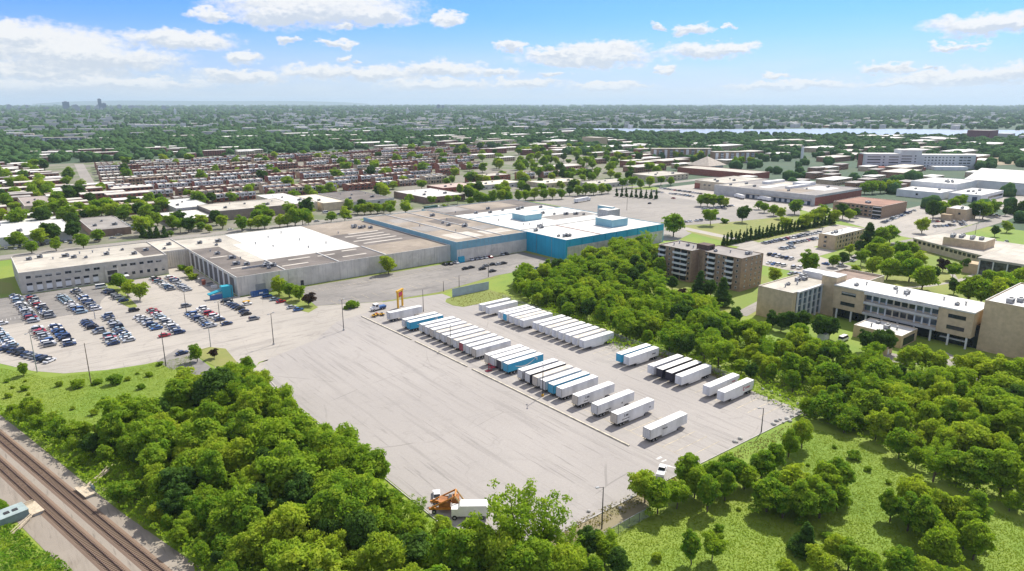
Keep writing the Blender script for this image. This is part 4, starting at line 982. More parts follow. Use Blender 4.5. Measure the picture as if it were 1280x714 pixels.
def tree_proto(kind, i):
    if (kind, i) not in PROTO:
        s = 100 * len(kind) + i * 7 + ord(kind[0])
        if kind == 'broad': a = (10, 3.9, .4, 'round', 72, 92, .27); mt = LEAF
        elif kind == 'tall': a = (10, 2.6, .5, 'tall', 54, 92, .27); mt = LEAF
        elif kind == 'vase': a = (10, 4.2, 3.0, 'vase', 44, 120, .30); mt = LEAF
        elif kind == 'open': a = (10, 3.6, 1.6, 'open', 90, 60, .20); mt = LEAF
        elif kind == 'lime': a = (10, 3.8, .5, 'round', 68, 88, .27); mt = LEAF_Y
        elif kind == 'dark': a = (10, 4.0, 1.0, 'round', 40, 140, .32); mt = LEAF_D
        elif kind == 'plum': a = (10, 4.6, .6, 'round', 36, 130, .32); mt = LEAF_P
        elif kind == 'cone': a = (10, 2.6, .5, 'cone', 60, 90, .26); mt = LEAF_D
        elif kind == 'column': a = (10, 1.7, .1, 'cone', 40, 70, .30); mt = LEAF_D
        elif kind == 'bush': a = (10, 7.5, -1.5, 'round', 34, 110, .62); mt = LEAF
        elif kind == 'bushlime': a = (10, 7.5, -1.5, 'round', 34, 110, .62); mt = LEAF_Y
        V, Fq = crown(s, *a)
        V[:, 2] = np.maximum(V[:, 2], 0.02)
        tr = trunk_mesh(s, a[0], max(a[2], .5), a[1], .24 if kind not in ('bush', 'bushlime') else .12)
        PROTO[(kind, i)] = (np_mesh('crown', V, Fq, mt), tr)
    return PROTO[(kind, i)]
NV = {'open': 2, 'broad': 7, 'tall': 4, 'vase': 3, 'lime': 4, 'dark': 3, 'plum': 1, 'cone': 3, 'column': 2, 'bush': 4, 'bushlime': 3}
trg = random.Random(5)
def tree(name, label, kind, x, y, h, group=None, wide=1.0, cat='tree'):
    cr, tk = tree_proto(kind, trg.randrange(NV[kind]))
    o = thing(name, label, cat, (x, y, 0), trg.uniform(0, 6.28), group)
    if cat == 'tree': o.rotation_euler = (trg.uniform(-.07, .07), trg.uniform(-.07, .07), trg.uniform(0, 6.28))
    s = h / 10.0; o.scale = (s * wide, s * wide * trg.uniform(.92, 1.08), s)
    put('crown', cr, o); put('trunk', tk, o)
    return o
def fill(poly, n, gap, seed, blocked=()):
    """n well-spaced spots inside a ground outline"""
    rg = random.Random(seed); xs = [p[0] for p in poly]; ys = [p[1] for p in poly]; P = []; tries = 0
    while len(P) < n and tries < n * 120:
        tries += 1
        x = rg.uniform(min(xs), max(xs)); y = rg.uniform(min(ys), max(ys))
        if not inside((x, y), poly): continue
        if any(o[0] - 1 < x < o[2] + 1 and o[1] - 1 < y < o[3] + 1 for o in OCC): continue
        if any((x - a) ** 2 + (y - b) ** 2 < gap * gap for a, b in P): continue
        P.append((x, y))
    return P

# ---- the wood between the railway and the yard
LW = PX([(-30, 540), (-30, 512), (0, 516), (60, 522), (112, 550), (165, 528), (238, 504), (292, 482), (326, 506), (362, 540), (405, 570), (462, 611), (532, 656), (600, 698), (660, 735), (640, 800), (420, 830), (300, 800), (200, 730), (150, 690), (80, 640), (20, 590)])
for (x, y) in fill(LW, 270, 3.6, 31):
    off_ = (Vector((x, y)) - RO).dot(RN)
    if off_ < 5.8 or math.hypot(x - 14.5, y - 177) < 8: continue
    k = trg.choice(('broad', 'broad', 'lime', 'tall', 'vase', 'broad', 'lime', 'dark', 'tall', 'open'))
    h = trg.uniform(5.5, 12.8) * (.55 if off_ < 8.5 else .8 if off_ < 13 else (1.18 if x > 48 and y < 200 else 1.0)) * (0.75 if y > 170 and x < 20 else 1.0)
    if 58 < x < 84 and 84 < y < 126: h = min(h, 7.0)
    tree('broadleaf_tree', 'leafy green tree packed into the wood between the railway and the empty yard', k, x, y, h, 'trees of the wood by the railway', trg.uniform(.78, 1.25))
# ---- the wood along the right side of the yard
RW = PX([(636, 362), (720, 418), (785, 444), (850, 452), (905, 478), (1003, 522), (1030, 532), (1062, 545), (1112, 566), (1180, 612), (1300, 655), (1300, 514), (1210, 494), (1130, 478), (1060, 454), (960, 432), (925, 410), (880, 394), (845, 376), (800, 368), (830, 352), (815, 312), (775, 315), (722, 336), (700, 345), (655, 352)])
spots = fill(RW, 430, 4.3, 32)
for (x, y) in spots:
    if 96 < y < 262 and x < 195.5: continue
    k = trg.choice(('broad', 'broad', 'lime', 'lime', 'tall', 'tall', 'broad', 'dark', 'vase', 'open'))
    if y > 118 + .12 * x:
        tree('woodland_tree', 'green tree in the dense wood between the far trailers and the brown apartment block', k, x, y, trg.uniform(5.5, 12.2), 'trees of the wood beside the trailers', trg.uniform(.8, 1.3))
    else:
        tree('copse_tree', 'green tree in the dense wood below the tan brick school at the right', k, x, y, trg.uniform(5.0, 11.5), 'trees of the wood below the school', trg.uniform(.8, 1.35))
SLOPE_ = PX([(0, 462), (60, 474), (120, 468), (180, 460), (225, 452), (165, 500), (110, 530), (60, 506), (0, 504)])
# ---- clumps in the meadow at the lower right
def group_trees(pts, name, label, kinds, h0, h1, group, wide=(.9, 1.15)):
    for p in pts:
        x, y = U(p[0], p[1]); tree(name, label, trg.choice(kinds), x, y, trg.uniform(h0, h1), group, trg.uniform(*wide))
group_trees([(806, 628), (822, 642), (846, 636), (868, 622), (884, 640), (906, 626), (930, 612), (950, 600), (968, 590), (985, 572), (1002, 560), (858, 612), (890, 610), (915, 606)], 'meadow_tree', 'tree in the ragged line below the near trailers and the arrow markings', ('broad', 'tall', 'tall', 'lime', 'vase'), 6.5, 10, 'trees along the lower yard edge')
group_trees([(958, 640), (978, 648), (1000, 654), (1024, 648), (1046, 638), (1030, 628), (990, 632), (965, 624), (1012, 638), (1046, 622)], 'meadow_tree', 'leafy tree in the round clump left of the bright meadow strip', ('broad', 'tall', 'lime', 'tall'), 7.5, 10.5, 'clump left of the meadow strip')
group_trees([(1112, 652), (1134, 664), (1156, 676), (1180, 690), (1204, 686), (1190, 664), (1214, 668), (1160, 655), (1138, 645), (1216, 700), (1172, 704)], 'meadow_tree', 'leafy tree in the round clump right of the bright meadow strip', ('broad', 'lime', 'tall', 'tall'), 7.5, 10.5, 'clump right of the meadow strip')
group_trees([(1060, 712), (1090, 722), (1120, 730), (1150, 734), (1180, 738), (1040, 700), (1080, 735), (1205, 745), (1024, 724), (985, 735), (1250, 752)], 'meadow_tree', 'tree at the bottom edge of the meadow in the lower right corner', ('broad', 'lime', 'tall', 'broad'), 5, 8, 'trees along the bottom edge')
group_trees([(722, 712), (738, 728), (756, 706), (700, 718), (770, 722), (735, 698)], 'meadow_tree', 'dense tree between the lamp post and the bottom edge beside chain-link fence', ('broad', 'dark'), 5, 7.5, 'trees by the chain-link fence')
for (px, py, h, k, wd, lab) in ((864, 706, 7.5, 'tall', .8, 'lone slender tree in the meadow below the tree line'), (890, 700, 6, 'vase', 1, 'thin leaning tree just right of the lone slender tree'), (1004, 692, 7, 'cone', 1.3, 'lone cone-shaped tree in the meadow below the round clump'),
                            (648, 706, 16.5, 'open', 1.05, 'tall open-crowned tree rising over the yard corner at the bottom'), (682, 701, 14.5, 'open', 1.0, 'second open tree right of the tall one at the bottom'), (603, 720, 13.2, 'broad', .9, 'big leafy tree in front of the white box truck'),
                            (560, 722, 12.2, 'broad', .9, 'leafy tree in front of the orange machine'), (628, 730, 12.5, 'lime', .9, 'bright tree in front of the tall open-crowned tree at the bottom'), (645, 748, 12.5, 'broad', 1, 'leafy tree below the tall open-crowned tree at the bottom edge'), (672, 742, 12, 'tall', 1.1, 'upright leafy tree at the bottom edge below the yard corner'), (702, 738, 11, 'lime', 1, 'bright leafy tree at the bottom edge near the fence lamp'), (668, 722, 10, 'broad', 1, 'leafy tree hiding the yard corner at the bottom'), (704, 712, 9, 'open', 1, 'low open tree between the tall one and the lamp by the fence'), (580, 732, 11.5, 'tall', 1, 'upright tree between the orange machine and the bottom edge'), (30, 470, 5, 'broad', 1, 'round bush at the left edge of the grass slope'), (97, 484, 3.2, 'bush', 1, 'dark bush left of the wooden pole on the grass slope'), (146, 480, 3.4, 'bush', 1, 'round bush right of the wooden pole on the grass slope'), (122, 480, 2.2, 'bush', 1, 'small tuft at the foot of the wooden pole'),
                            (247, 452, 7, 'broad', .9, 'rounded tree on the grass island left of the yard'), (275, 476, 5, 'cone', 1.2, 'small dark cone tree on the narrow grass island'), (268, 448, 4, 'plum', 1, 'twiggy bush on the grass island left of the yard'), (303, 486, 9.5, 'broad', 1, 'tall tree where the narrow grass island meets the yard edge'), (316, 498, 9, 'lime', 1, 'bright tree overhanging the upper left yard edge'), (310, 474, 8, 'broad', 1, 'tree at the upper corner of the wood by the driveway')):
    x, y = U(px, py); tree('solitary_tree' if k != 'bush' else 'bush', lab, k, x, y, h, None, wd, 'tree' if k != 'bush' else 'bush')

for (x, y) in fill(PX([(770, 668), (905, 640), (1010, 560), (1050, 560), (1110, 600), (1290, 690), (1290, 740), (760, 740)]), 17, 5, 51):
    tree('shrub', 'low shrub scattered over the bright meadow at the lower right', trg.choice(('bush', 'bush', 'bushlime')), x, y, trg.uniform(.8, 2.4), 'shrubs in the meadow', 1, 'shrub')
for (x, y) in fill(SLOPE_, 16, 5, 52):
    tree('shrub', 'low shrub scattered over the grass slope at the left', trg.choice(('bush', 'bushlime')), x, y, trg.uniform(.8, 2.0), 'shrubs on the grass slope', 1, 'shrub')

# ---- trees of the plant, the street and the campus: (photo x, photo y of the foot, height, kind)
def named(lst, name, group, fmt):
    for i, (px, py, h, k) in enumerate(lst):
        x, y = U(px, py)
        tree(name, fmt.format(ORD[i % 40]), k, x, y, h, group, 1.15 if k in ('broad', 'lime') else 1.0)
named([(17.6, 309, 8, 'broad'), (40, 317, 9, 'broad'), (70.6, 314, 9, 'broad'), (104.7, 311, 11, 'broad'), (124, 302, 10, 'broad')], 'street_tree', 'street trees left', '{} green street tree from the left behind the stone office')
named([(180, 297, 8.5, 'cone'), (188, 297.5, 8, 'cone'), (196, 297.5, 8.5, 'cone'), (206, 297, 8, 'cone'), (214, 296, 5, 'broad')], 'street_tree', 'dark street columns', '{} in the row of dark narrow trees behind the link block')
named([(225.6, 291, 10, 'vase'), (239, 290, 9, 'broad'), (252, 289, 8, 'broad'), (262, 291, 6.5, 'lime'), (278.5, 286, 11, 'lime'), (302.5, 289, 12, 'broad'), (313, 286, 8, 'lime'), (322.5, 286.7, 11, 'lime'), (331, 286, 11, 'broad'), (350, 284, 10, 'lime'), (359.7, 283.5, 11, 'lime'), (369, 282.5, 14, 'broad'), (378.6, 281.5, 13, 'vase'), (386, 281, 10, 'lime'),
       (414, 278, 10, 'broad'), (431, 276.5, 12, 'lime'), (447, 268, 9, 'broad'), (456, 268.5, 10, 'lime'), (464, 268, 11, 'lime'), (472, 267.5, 10, 'broad'), (480, 266, 9, 'lime'), (487.6, 267.5, 9, 'broad'), (507, 267.5, 12, 'lime'), (540, 257, 9, 'vase'), (556, 262, 5, 'lime'), (560, 256, 9, 'vase'), (572, 255, 8, 'vase'), (588, 257, 9, 'broad'), (598, 256, 13, 'broad'), (607, 256, 11, 'broad'), (616, 255, 13, 'broad'), (627, 254, 14, 'lime'), (636, 254, 11, 'broad')],
      'street_tree', 'street trees behind the plant', '{} leafy street tree counting rightwards behind the white-roofed hall')
named([(648, 252, 11, 'broad'), (657, 251, 12, 'broad'), (668, 250, 13, 'lime'), (680, 250, 12, 'broad'), (691, 249, 12, 'lime'), (702, 249, 11, 'broad'), (712, 245, 11, 'dark'), (722, 245, 12, 'broad'), (732, 244, 13, 'broad'), (742, 244, 13, 'broad'), (752, 243, 12, 'lime'), (760, 242, 11, 'broad'), (676, 231, 9, 'dark'), (703, 226, 16, 'dark'), (711, 226, 15, 'dark'), (778, 236, 12, 'vase'), (790, 235, 13, 'vase'), (800, 236, 11, 'broad'), (812, 234, 13, 'lime'), (826, 232, 11, 'vase'), (838, 232, 11, 'broad')],
      'street_tree', 'trees behind the teal hall', '{} tree counting rightwards along the road behind the teal hall')
named([(771 + 6.1 * i, 245.5 + 0.4 * i, 8.5 + (i % 3) * .6, 'column') for i in range(9)], 'columnar_shrub', 'columnar shrubs by the big car park', '{} in the row of nine dark columnar shrubs by the car park')
named([(904 + 4.9 * i, 307.5 - 1.0 * i, 7.5 + (i * 7 % 5) * .5, 'column') for i in range(29)], 'hedge_conifer', 'conifer hedge by the lawn', '{} conifer from the left in the dark hedge above the parked cars')
for (px, py, h, k, lab) in ((841.6, 296, 19, 'broad', 'big round tree standing alone right of the teal hall'), (888, 282, 13, 'vase', 'pale open-crowned tree on the lawn by the big car park'), (927.5, 278, 14, 'dark', 'dark round tree on the lawn corner'), (906, 279, 4, 'bush', 'low wide bush on the lawn beside the open-crowned tree'), (485.5, 343, 11, 'lime', 'lone bright tree in front of the long off-white factory wall'),
                        (152, 362, 9.5, 'broad', 'rear round tree on the island in the full car park'), (160, 371, 8.5, 'lime', 'middle tree on the island in the full car park'), (175, 376, 9.5, 'lime', 'front wide tree on the island in the full car park'), (237, 346, 6, 'lime', 'lime green bush against the factory link wall'), (228, 338, 3, 'bush', 'low dark bush below the factory link'), (241, 349, 3.5, 'bushlime', 'second lime bush beside the rusty grilles'),
                        (349, 369, 10, 'lime', 'tallest tree on the grass island by the blue dumpster'), (362, 372, 8, 'broad', 'second tree on the grass island by the blue dumpster'), (374, 376, 8, 'broad', 'third tree on the grass island by the blue dumpster'), (386, 382, 6.5, 'plum', 'reddish bush at the tip of the grass island'), (440, 385, 4.2, 'bush', 'wide bush beside the lamp post at the yard entrance'),
                        (873, 369, 12, 'cone', 'tall conifer in front of the middle of the brown apartment block'), (888, 372, 9, 'dark', 'dark shrub right of the tall conifer by the brown apartments'), (903, 382, 13, 'cone', 'broad conifer at the corner of the brown apartment block'), (876, 376, 5, 'dark', 'round clipped shrub on the apartment lawn'), (852, 372, 5, 'plum', 'purple-leaved shrub on the apartment lawn'), (840, 364, 8, 'dark', 'dark tree in front of the left balconies'), (922, 362, 3, 'bush', 'low shrub at the right corner of the apartments'),
                        (1010, 344, 14, 'broad', 'large spreading tree between car rows and the school roof'), (1041, 334, 8, 'broad', 'small bright tree right of the large spreading tree'), (1053, 332, 8, 'dark', 'dark upright tree beside the school rear wing'), (968, 354, 9, 'lime', 'yellow-green dome tree right of the apartment block'), (1083, 312, 17, 'cone', 'tall dark spruce beside the tan residence block')):
    x, y = U(px, py); tree('solitary_tree' if 'bush' not in k else 'bush', lab, k, x, y, h, None, 1.1, 'tree' if 'bush' not in k else 'bush')
named([(876, 258, 12, 'broad'), (884, 258, 13, 'broad'), (892, 259, 13, 'broad'), (900, 259, 12, 'broad'), (906, 260, 10, 'lime'), (948, 262, 9, 'broad'), (955, 266, 10, 'broad'), (967, 270, 11, 'broad'), (976, 274, 10, 'lime'), (993, 268, 14, 'broad'), (981, 289, 11, 'lime'), (1004, 287, 13, 'lime'), (1018, 282, 15, 'lime'), (1028, 274, 13, 'broad'), (1040, 280, 12, 'lime'), (1053, 274, 14, 'dark'), (1062, 276, 10, 'lime'), (1070, 272, 9, 'dark'), (1080, 243, 14, 'broad'), (1090, 243, 15, 'broad'), (1100, 242, 14, 'broad'), (1110, 241, 14, 'lime'), (1118, 240, 13, 'broad'),
       (1100, 306, 13, 'broad'), (1112, 304, 14, 'broad'), (1096, 318, 12, 'broad'), (1152, 292, 12, 'lime'), (1166, 275, 16, 'dark'), (1178, 272, 15, 'broad'), (1190, 266, 14, 'broad'), (1200, 262, 13, 'vase'), (1218, 274, 14, 'dark'), (1228, 274, 16, 'broad'), (1238, 270, 14, 'broad'), (1258, 291, 9, 'lime'), (1243, 296, 8, 'dark'), (1256, 270, 9, 'dark'), (1266, 268, 12, 'cone'), (1276, 268, 13, 'dark')],
      'campus_tree', 'trees round the car parks on the right', '{} tree counting through the leafy car parks at the right')
named([(1088, 326, 12, 'broad'), (1104, 330, 13, 'lime'), (1122, 324, 12, 'broad'), (1138, 322, 11, 'broad'), (1090, 344, 11, 'lime'), (1108, 350, 13, 'broad'), (1126, 340, 12, 'broad'), (1146, 334, 10, 'lime'), (1136, 352, 14, 'broad'), (1152, 362, 14, 'broad'), (1168, 350, 8, 'dark'), (1190, 350, 9, 'vase'), (1178, 340, 8, 'plum'), (1206, 340, 8, 'dark'), (1192, 368, 8, 'dark'), (1062, 318, 7, 'lime'), (1076, 332, 9, 'vase'), (1070, 346, 7, 'lime'), (1210, 378, 13, 'broad'), (1226, 382, 14, 'broad'), (1244, 384, 14, 'lime'), (1262, 380, 14, 'broad'), (1280, 384, 14, 'broad'), (1252, 366, 12, 'broad'), (1272, 362, 12, 'broad'), (1236, 362, 11, 'broad')],
      'campus_tree', 'trees of the school grounds', '{} tree counting rightwards over the lawn behind the school')
named([(976, 414, 9, 'dark'), (988, 416, 9, 'dark'), (1001, 414, 9, 'dark'), (1022, 424, 10, 'dark'), (1036, 424, 10, 'dark'), (1082, 440, 9, 'dark'), (1098, 440, 10, 'dark'), (1110, 442, 9, 'dark'), (1132, 464, 10, 'lime'), (1152, 464, 10, 'lime'), (1166, 468, 9, 'lime'), (1204, 476, 10, 'lime'), (1222, 480, 11, 'lime'), (1240, 488, 12, 'lime'), (1262, 494, 12, 'broad'), (1280, 492, 12, 'broad'), (1090, 452, 8, 'broad'), (1000, 428, 9, 'broad'), (965, 412, 8, 'dark')],
      'campus_tree', 'trees along the front of the school', '{} tree from the left along the front of the tan school')
# ---- trees between the town houses
rg = random.Random(77); k_ = 0
TT = []
while len(TT) < 330:
    x = rg.uniform(-30, 1000) if rg.random() < .78 else rg.uniform(-30, 130); y = rg.uniform(590, 1170) if rg.random() < .8 else rg.uniform(520, 700)
    az_ = math.degrees(math.atan2(y, x))
    if not (17 < az_ < 91) or any(o[0] < x < o[2] and o[1] < y < o[3] for o in OCC[-700:]) and rg.random() < .9: continue
    if x > 560 and y < 560: continue
    dens_ = 1.0 if (x < 125 or x > 560 or y > 1150) else .62
    if rg.random() > dens_ or any((x - a) ** 2 + (y - b) ** 2 < 90 for a, b in TT): continue
    TT.append((x, y))
for (x, y) in TT:
    tree('town_tree', 'leafy tree standing between the roofs of the town behind the plant', rg.choice(('broad', 'broad', 'broad', 'lime', 'dark', 'vase')), x, y, rg.uniform(9.5, 17), 'trees among the town houses', 1.15)

EX = []
while len(EX) < 70:
    x = rg.uniform(-20, 640); y = rg.uniform(518, 690)
    if not (17 < math.degrees(math.atan2(y, x)) < 91) or any(o[0] < x < o[2] and o[1] < y < o[3] for o in OCC) or any((x - a) ** 2 + (y - b) ** 2 < 49 for a, b in EX): continue
    EX.append((x, y))
for (x, y) in EX:
    tree('yard_tree', 'leafy tree in the yards between the warehouses and the first row houses', rg.choice(('broad', 'broad', 'lime', 'dark')), x, y, rg.uniform(8, 14), 'trees behind the warehouses', 1.15)

# ---- far woods, countless: crowns only, one object
rs = np.random.RandomState(9)
def far_trees(name, n, r0, r1, az0, az1, size, base, keep, lobes, mat):
    Vs = []; Fs = []; off = 0
    r = np.sqrt(rs.uniform(r0 * r0, r1 * r1, n)) if r1 < 4000 else np.exp(rs.uniform(math.log(r0), math.log(r1), n))
    a = np.radians(rs.uniform(az0, az1, n)); X = r * np.cos(a); Y = r * np.sin(a)
    bv, bf = base; nv = len(bv)
    K = [i for i in range(n) if keep(X[i], Y[i], r[i])]
    for i in K:
        s = size(r[i])
        for j in range(lobes):
            jit = 1 + rs.uniform(-.22, .22, nv)
            q = bv * jit[:, None] * np.array([s * rs.uniform(.8, 1.2), s * rs.uniform(.8, 1.2), s * rs.uniform(.75, 1.05)]) * (1.0 if j == 0 else .7)
            q = q + np.array([X[i], Y[i], s * .62]) + (np.array([rs.uniform(-.7, .7) * s, rs.uniform(-.7, .7) * s, rs.uniform(0, .5) * s]) if j else 0)
            Vs.append(q); Fs.append(bf + off); off += nv
    o = put(name, np_mesh(name, np.concatenate(Vs), np.concatenate(Fs), mat))
    return tag(o, kind='stuff')
OA = np.array(OCC)
RIV = [(2400, 150), (2240, 590), (1960, 910), (1660, 1340), (1640, 1720), (1500, 2250), (1560, 2330), (1760, 1960), (1964, 1690), (2200, 1420), (2530, 1228), (2870, 758), (3200, 150)]
def keep_mid(x, y, r):
    if np.any((OA[:, 0] - 3 < x) & (OA[:, 2] + 3 > x) & (OA[:, 1] - 14 < y) & (OA[:, 3] + 2 > y)): return False
    if inside((x, y), RIV): return False
    if y < 1260 and x < 840 and y > 480: return False
    if 880 < x < 1200 and 180 < y < 330: return False
    if x < 620 and y < 480: return False
    if 560 < x < 730 and 170 < y < 470: return rs.rand() < .12
    if 940 < x < 1110 and 300 < y < 460 : return False
    f = 0.55 + 0.45 * math.sin(x * .011 + 2 * math.sin(y * .007)) * math.cos(y * .009)
    return rs.rand() < (0.62 + .4 * f if r > 1250 else .30)
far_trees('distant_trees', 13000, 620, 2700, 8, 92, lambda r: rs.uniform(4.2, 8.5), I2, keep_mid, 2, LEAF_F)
def keep_far(x, y, r):
    if inside((x, y), RIV): return False
    v = math.sin(x * .0021 + 1.3 * math.sin(y * .0016)) * math.cos(y * .0024 + x * .0007)
    return rs.rand() < .72 + .3 * v
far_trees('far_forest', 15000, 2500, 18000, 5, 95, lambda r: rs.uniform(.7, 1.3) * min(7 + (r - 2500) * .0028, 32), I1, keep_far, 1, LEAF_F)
# far pale roofs catch the light in the forest: villages, one object
vm = MB()
for i in range(900):
    r = math.exp(rs.uniform(math.log(2100), math.log(9500))); a = R(rs.uniform(8, 92)); x, y = r * math.cos(a), r * math.sin(a)
    if inside((x, y), RIV): continue
    wd = rs.uniform(.5, 1.5) * (8 + r * .003); dp = wd * rs.uniform(.4, .8); vm.box(x - wd, y - dp, 0, x + wd, y + dp, 9.5 + r * .0016)
tag(vm.build('far_village_roofs', M('village_roof', (0.52, 0.5, 0.48), .8, .2, .003)), kind='stuff')

# ---- undergrowth beneath the woods and tall meadow grass (countless)
def scatter_leaves(name, polys, n, size, zmax, mat, seed, flat=0.0, blob=0):
    r_ = np.random.RandomState(seed); P = []
    for poly, share in polys:
        xs = [p[0] for p in poly]; ys = [p[1] for p in poly]; want = int(n * share); got = 0; go = 0
        while got < want and go < 25:
            go += 1
            c = np.stack([r_.uniform(min(xs), max(xs), want * 2), r_.uniform(min(ys), max(ys), want * 2)], 1)
            px_ = np.array(poly); ins = np.zeros(len(c), bool)
            for i in range(len(poly)):
                (x0, y0), (x1, y1) = poly[i], poly[i - 1]
                cond = ((y0 > c[:, 1]) != (y1 > c[:, 1])) & (c[:, 0] < (x1 - x0) * (c[:, 1] - y0) / (y1 - y0 + 1e-12) + x0)
                ins ^= cond
            ro_ = (c[:, 0] - RO.x) * RN.x + (c[:, 1] - RO.y) * RN.y; ins &= (ro_ > 4.6) | (ro_ < -10.5)
            for o in OCC: ins &= ~((c[:, 0] > o[0]) & (c[:, 0] < o[2]) & (c[:, 1] > o[1]) & (c[:, 1] < o[3]))
            c = c[ins][:want - got]; got += len(c); P.append(c)
    P = np.concatenate(P)
    hgt = (0.5 + 0.5 * np.sin(P[:, 0] * .9 + 2 * np.sin(P[:, 1] * .37)) * np.cos(P[:, 1] * .8 + P[:, 0] * .23)) * zmax * .75 + .1 * zmax
    z = hgt * r_.uniform(.55, 1.0, len(P))
    c = np.column_stack([P, z]); nr = rvec(len(P), r_); nr[:, 2] = np.abs(nr[:, 2]) + flat; nr /= np.linalg.norm(nr, axis=1)[:, None]
    V, Fq = leaf_quads(c, nr, size * r_.uniform(.6, 1.4, len(P)), r_)
    V[:, 2] = np.maximum(V[:, 2], .03)
    return tag(put(name, np_mesh(name, V, Fq, mat)), kind='stuff')
scatter_leaves('undergrowth', [(LW, .5), (RW, .5)], 95000, .36, 4.2, LEAF, 41)
MEADOW = PX([(705, 690), (760, 660), (820, 640), (900, 612), (960, 575), (1005, 535), (1060, 545), (1110, 570), (1180, 615), (1300, 660), (1300, 760), (690, 760)])
SLOPE = PX([(0, 460), (60, 472), (120, 466), (180, 457), (235, 445), (248, 470), (230, 490), (165, 506), (110, 546), (60, 520), (0, 520)])
scatter_leaves('meadow_herbs', [(MEADOW, .68), (SLOPE, .24), (PX([(560, 700), (640, 690), (706, 664), (720, 770), (560, 770)]), .08)], 80000, .15, .20, leaf_mat('herb_green', (0.20, 0.285, 0.024), (0.20, 0.285, 0.024), (0.26, 0.32, 0.032), .45), 43, 1.6)
BANK = PX([(0, 650), (30, 668), (50, 690), (90, 700), (100, 720), (60, 760), (0, 760)])
scatter_leaves('bank_weeds', [(BANK, .6), (PX([(0, 612), (22, 622), (20, 634), (0, 640)]), .1), (PX([(0, 528), (60, 590), (130, 645), (205, 708), (190, 690), (128, 636), (60, 580), (0, 522)]), .3)], 5200, .30, 1.2, LEAF, 44)
scatter_leaves('edge_weeds', [(PX([(700, 664), (760, 632), (816, 606), (900, 575), (945, 550), (1000, 526), (1008, 534), (950, 565), (900, 590), (820, 622), (770, 648), (710, 682)]), .6), (PX([(560, 374), (578, 384), (640, 376), (640, 366), (600, 366)]), .2), ([(189, 120), (193, 126), (192, 166), (190, 168)], .2)], 2600, .24, .7, leaf_mat('dry_weed', (0.20, 0.19, 0.05), (0.20, 0.19, 0.05), (0.26, 0.21, 0.09), .3), 45)

# ================================================================== trailers
TW = M('trailer_white', (0.72, 0.72, 0.71), .5, .04, .3, streak=(.25, .25, .04))
TROOF = M('trailer_roof', (0.74, 0.73, 0.70), .55, .05, .2, dirt=.1)
TROOF2 = M('trailer_roof_dull', (0.60, 0.55, 0.47), .6, .06, .2, dirt=.2)
TBLUE = M('trailer_blue', (0.03, 0.33, 0.52), .5, .05, .3)
TNAVY = M('trailer_navy', (0.012, 0.012, 0.03), .5, .1, .3)
TRED = M('trailer_red', (0.32, 0.03, 0.05), .55, .1, .4)
TGREY = M('trailer_door_grey', (0.58, 0.59, 0.60), .5, .06, .5, dirt=.15)
TDOORW = M('trailer_door_tan', (0.55, 0.50, 0.43), .6, .08, .5, dirt=.2)
INK = M('black_lettering', (0.04, 0.04, 0.05), .7, .05)
INKR = M('red_lettering', (0.40, 0.03, 0.07), .7, .05)
TL, TWD, TH = 16.15, 2.6, 4.1
tb = MB().box(0.03, -1.3, 1.15, TL, 1.3, TH - .06, 0)
for i in range(27): tb.box(.3 + i * .6, -1.316, 1.3, .34 + i * .6, -1.302, TH - .2); tb.box(.3 + i * .6, 1.302, 1.3, .34 + i * .6, 1.316, TH - .2)
def wheel_me(r, wd):
    m = MB(); m.tube((0, -wd / 2, 0), (0, wd / 2, 0), r, n=14); m.tube((0, -wd / 2 - .02, 0), (0, wd / 2 + .02, 0), r * .55, n=10, m=1); return m.mesh('wheel', [RUBBER, STEEL])
TWHEEL = wheel_me(.52, .56)
gear = MB().box(12.4, -.95, .1, 12.6, -.75, 1.15).box(12.4, .75, .1, 12.6, .95, 1.15).box(12.45, -.75, .7, 12.55, .75, .82).box(12.25, -1.0, .02, 12.75, -.7, .1).box(12.25, .7, .02, 12.75, 1.0, .1).mesh('landing_gear', DARK)
under = MB().box(.4, -.55, .85, TL - .5, -.4, 1.15).box(.4, .4, .85, TL - .5, .55, 1.15).box(1.0, -.9, .6, 4.2, .9, .85).box(.05, -1.2, .5, .17, 1.2, .62).box(.1, -.8, .62, .2, -.7, 1.15).box(.1, .7, .62, .2, .8, 1.15).mesh('chassis', DARK)
skirt = MB(); skirt.v = [(5.2, -1.25, .45), (11.6, -1.25, .45), (12.2, -1.25, 1.15), (5.0, -1.25, 1.15), (5.2, -1.2, .45), (11.6, -1.2, .45), (12.2, -1.2, 1.15), (5.0, -1.2, 1.15)]
skirt.f = [(0, 1, 2, 3), (7, 6, 5, 4), (0, 4, 5, 1), (1, 5, 6, 2), (3, 7, 4, 0)]; skirt.m = [0] * 5; SKIRT = skirt.mesh('side_skirt', TW)
door = MB().box(-.04, -.62, 0, 0, .62, 2.85).box(-.075, -.3, .05, -.042, -.26, 2.8, 1).box(-.075, .26, .05, -.042, .3, 2.8, 1).box(-.07, -.62, .6, -.043, -.58, .75, 1).box(-.07, -.62, 2.1, -.043, -.58, 2.25, 1)
rim = MB().box(-.06, -1.3, 1.12, .02, -1.255, TH).box(-.06, 1.255, 1.12, .02, 1.3, TH).box(-.06, -1.255, TH - .09, .02, 1.255, TH).box(-.06, -1.255, 1.12, .02, 1.255, 1.19).mesh('door_frame', DARK)
swoosh = MB(); N_ = 22
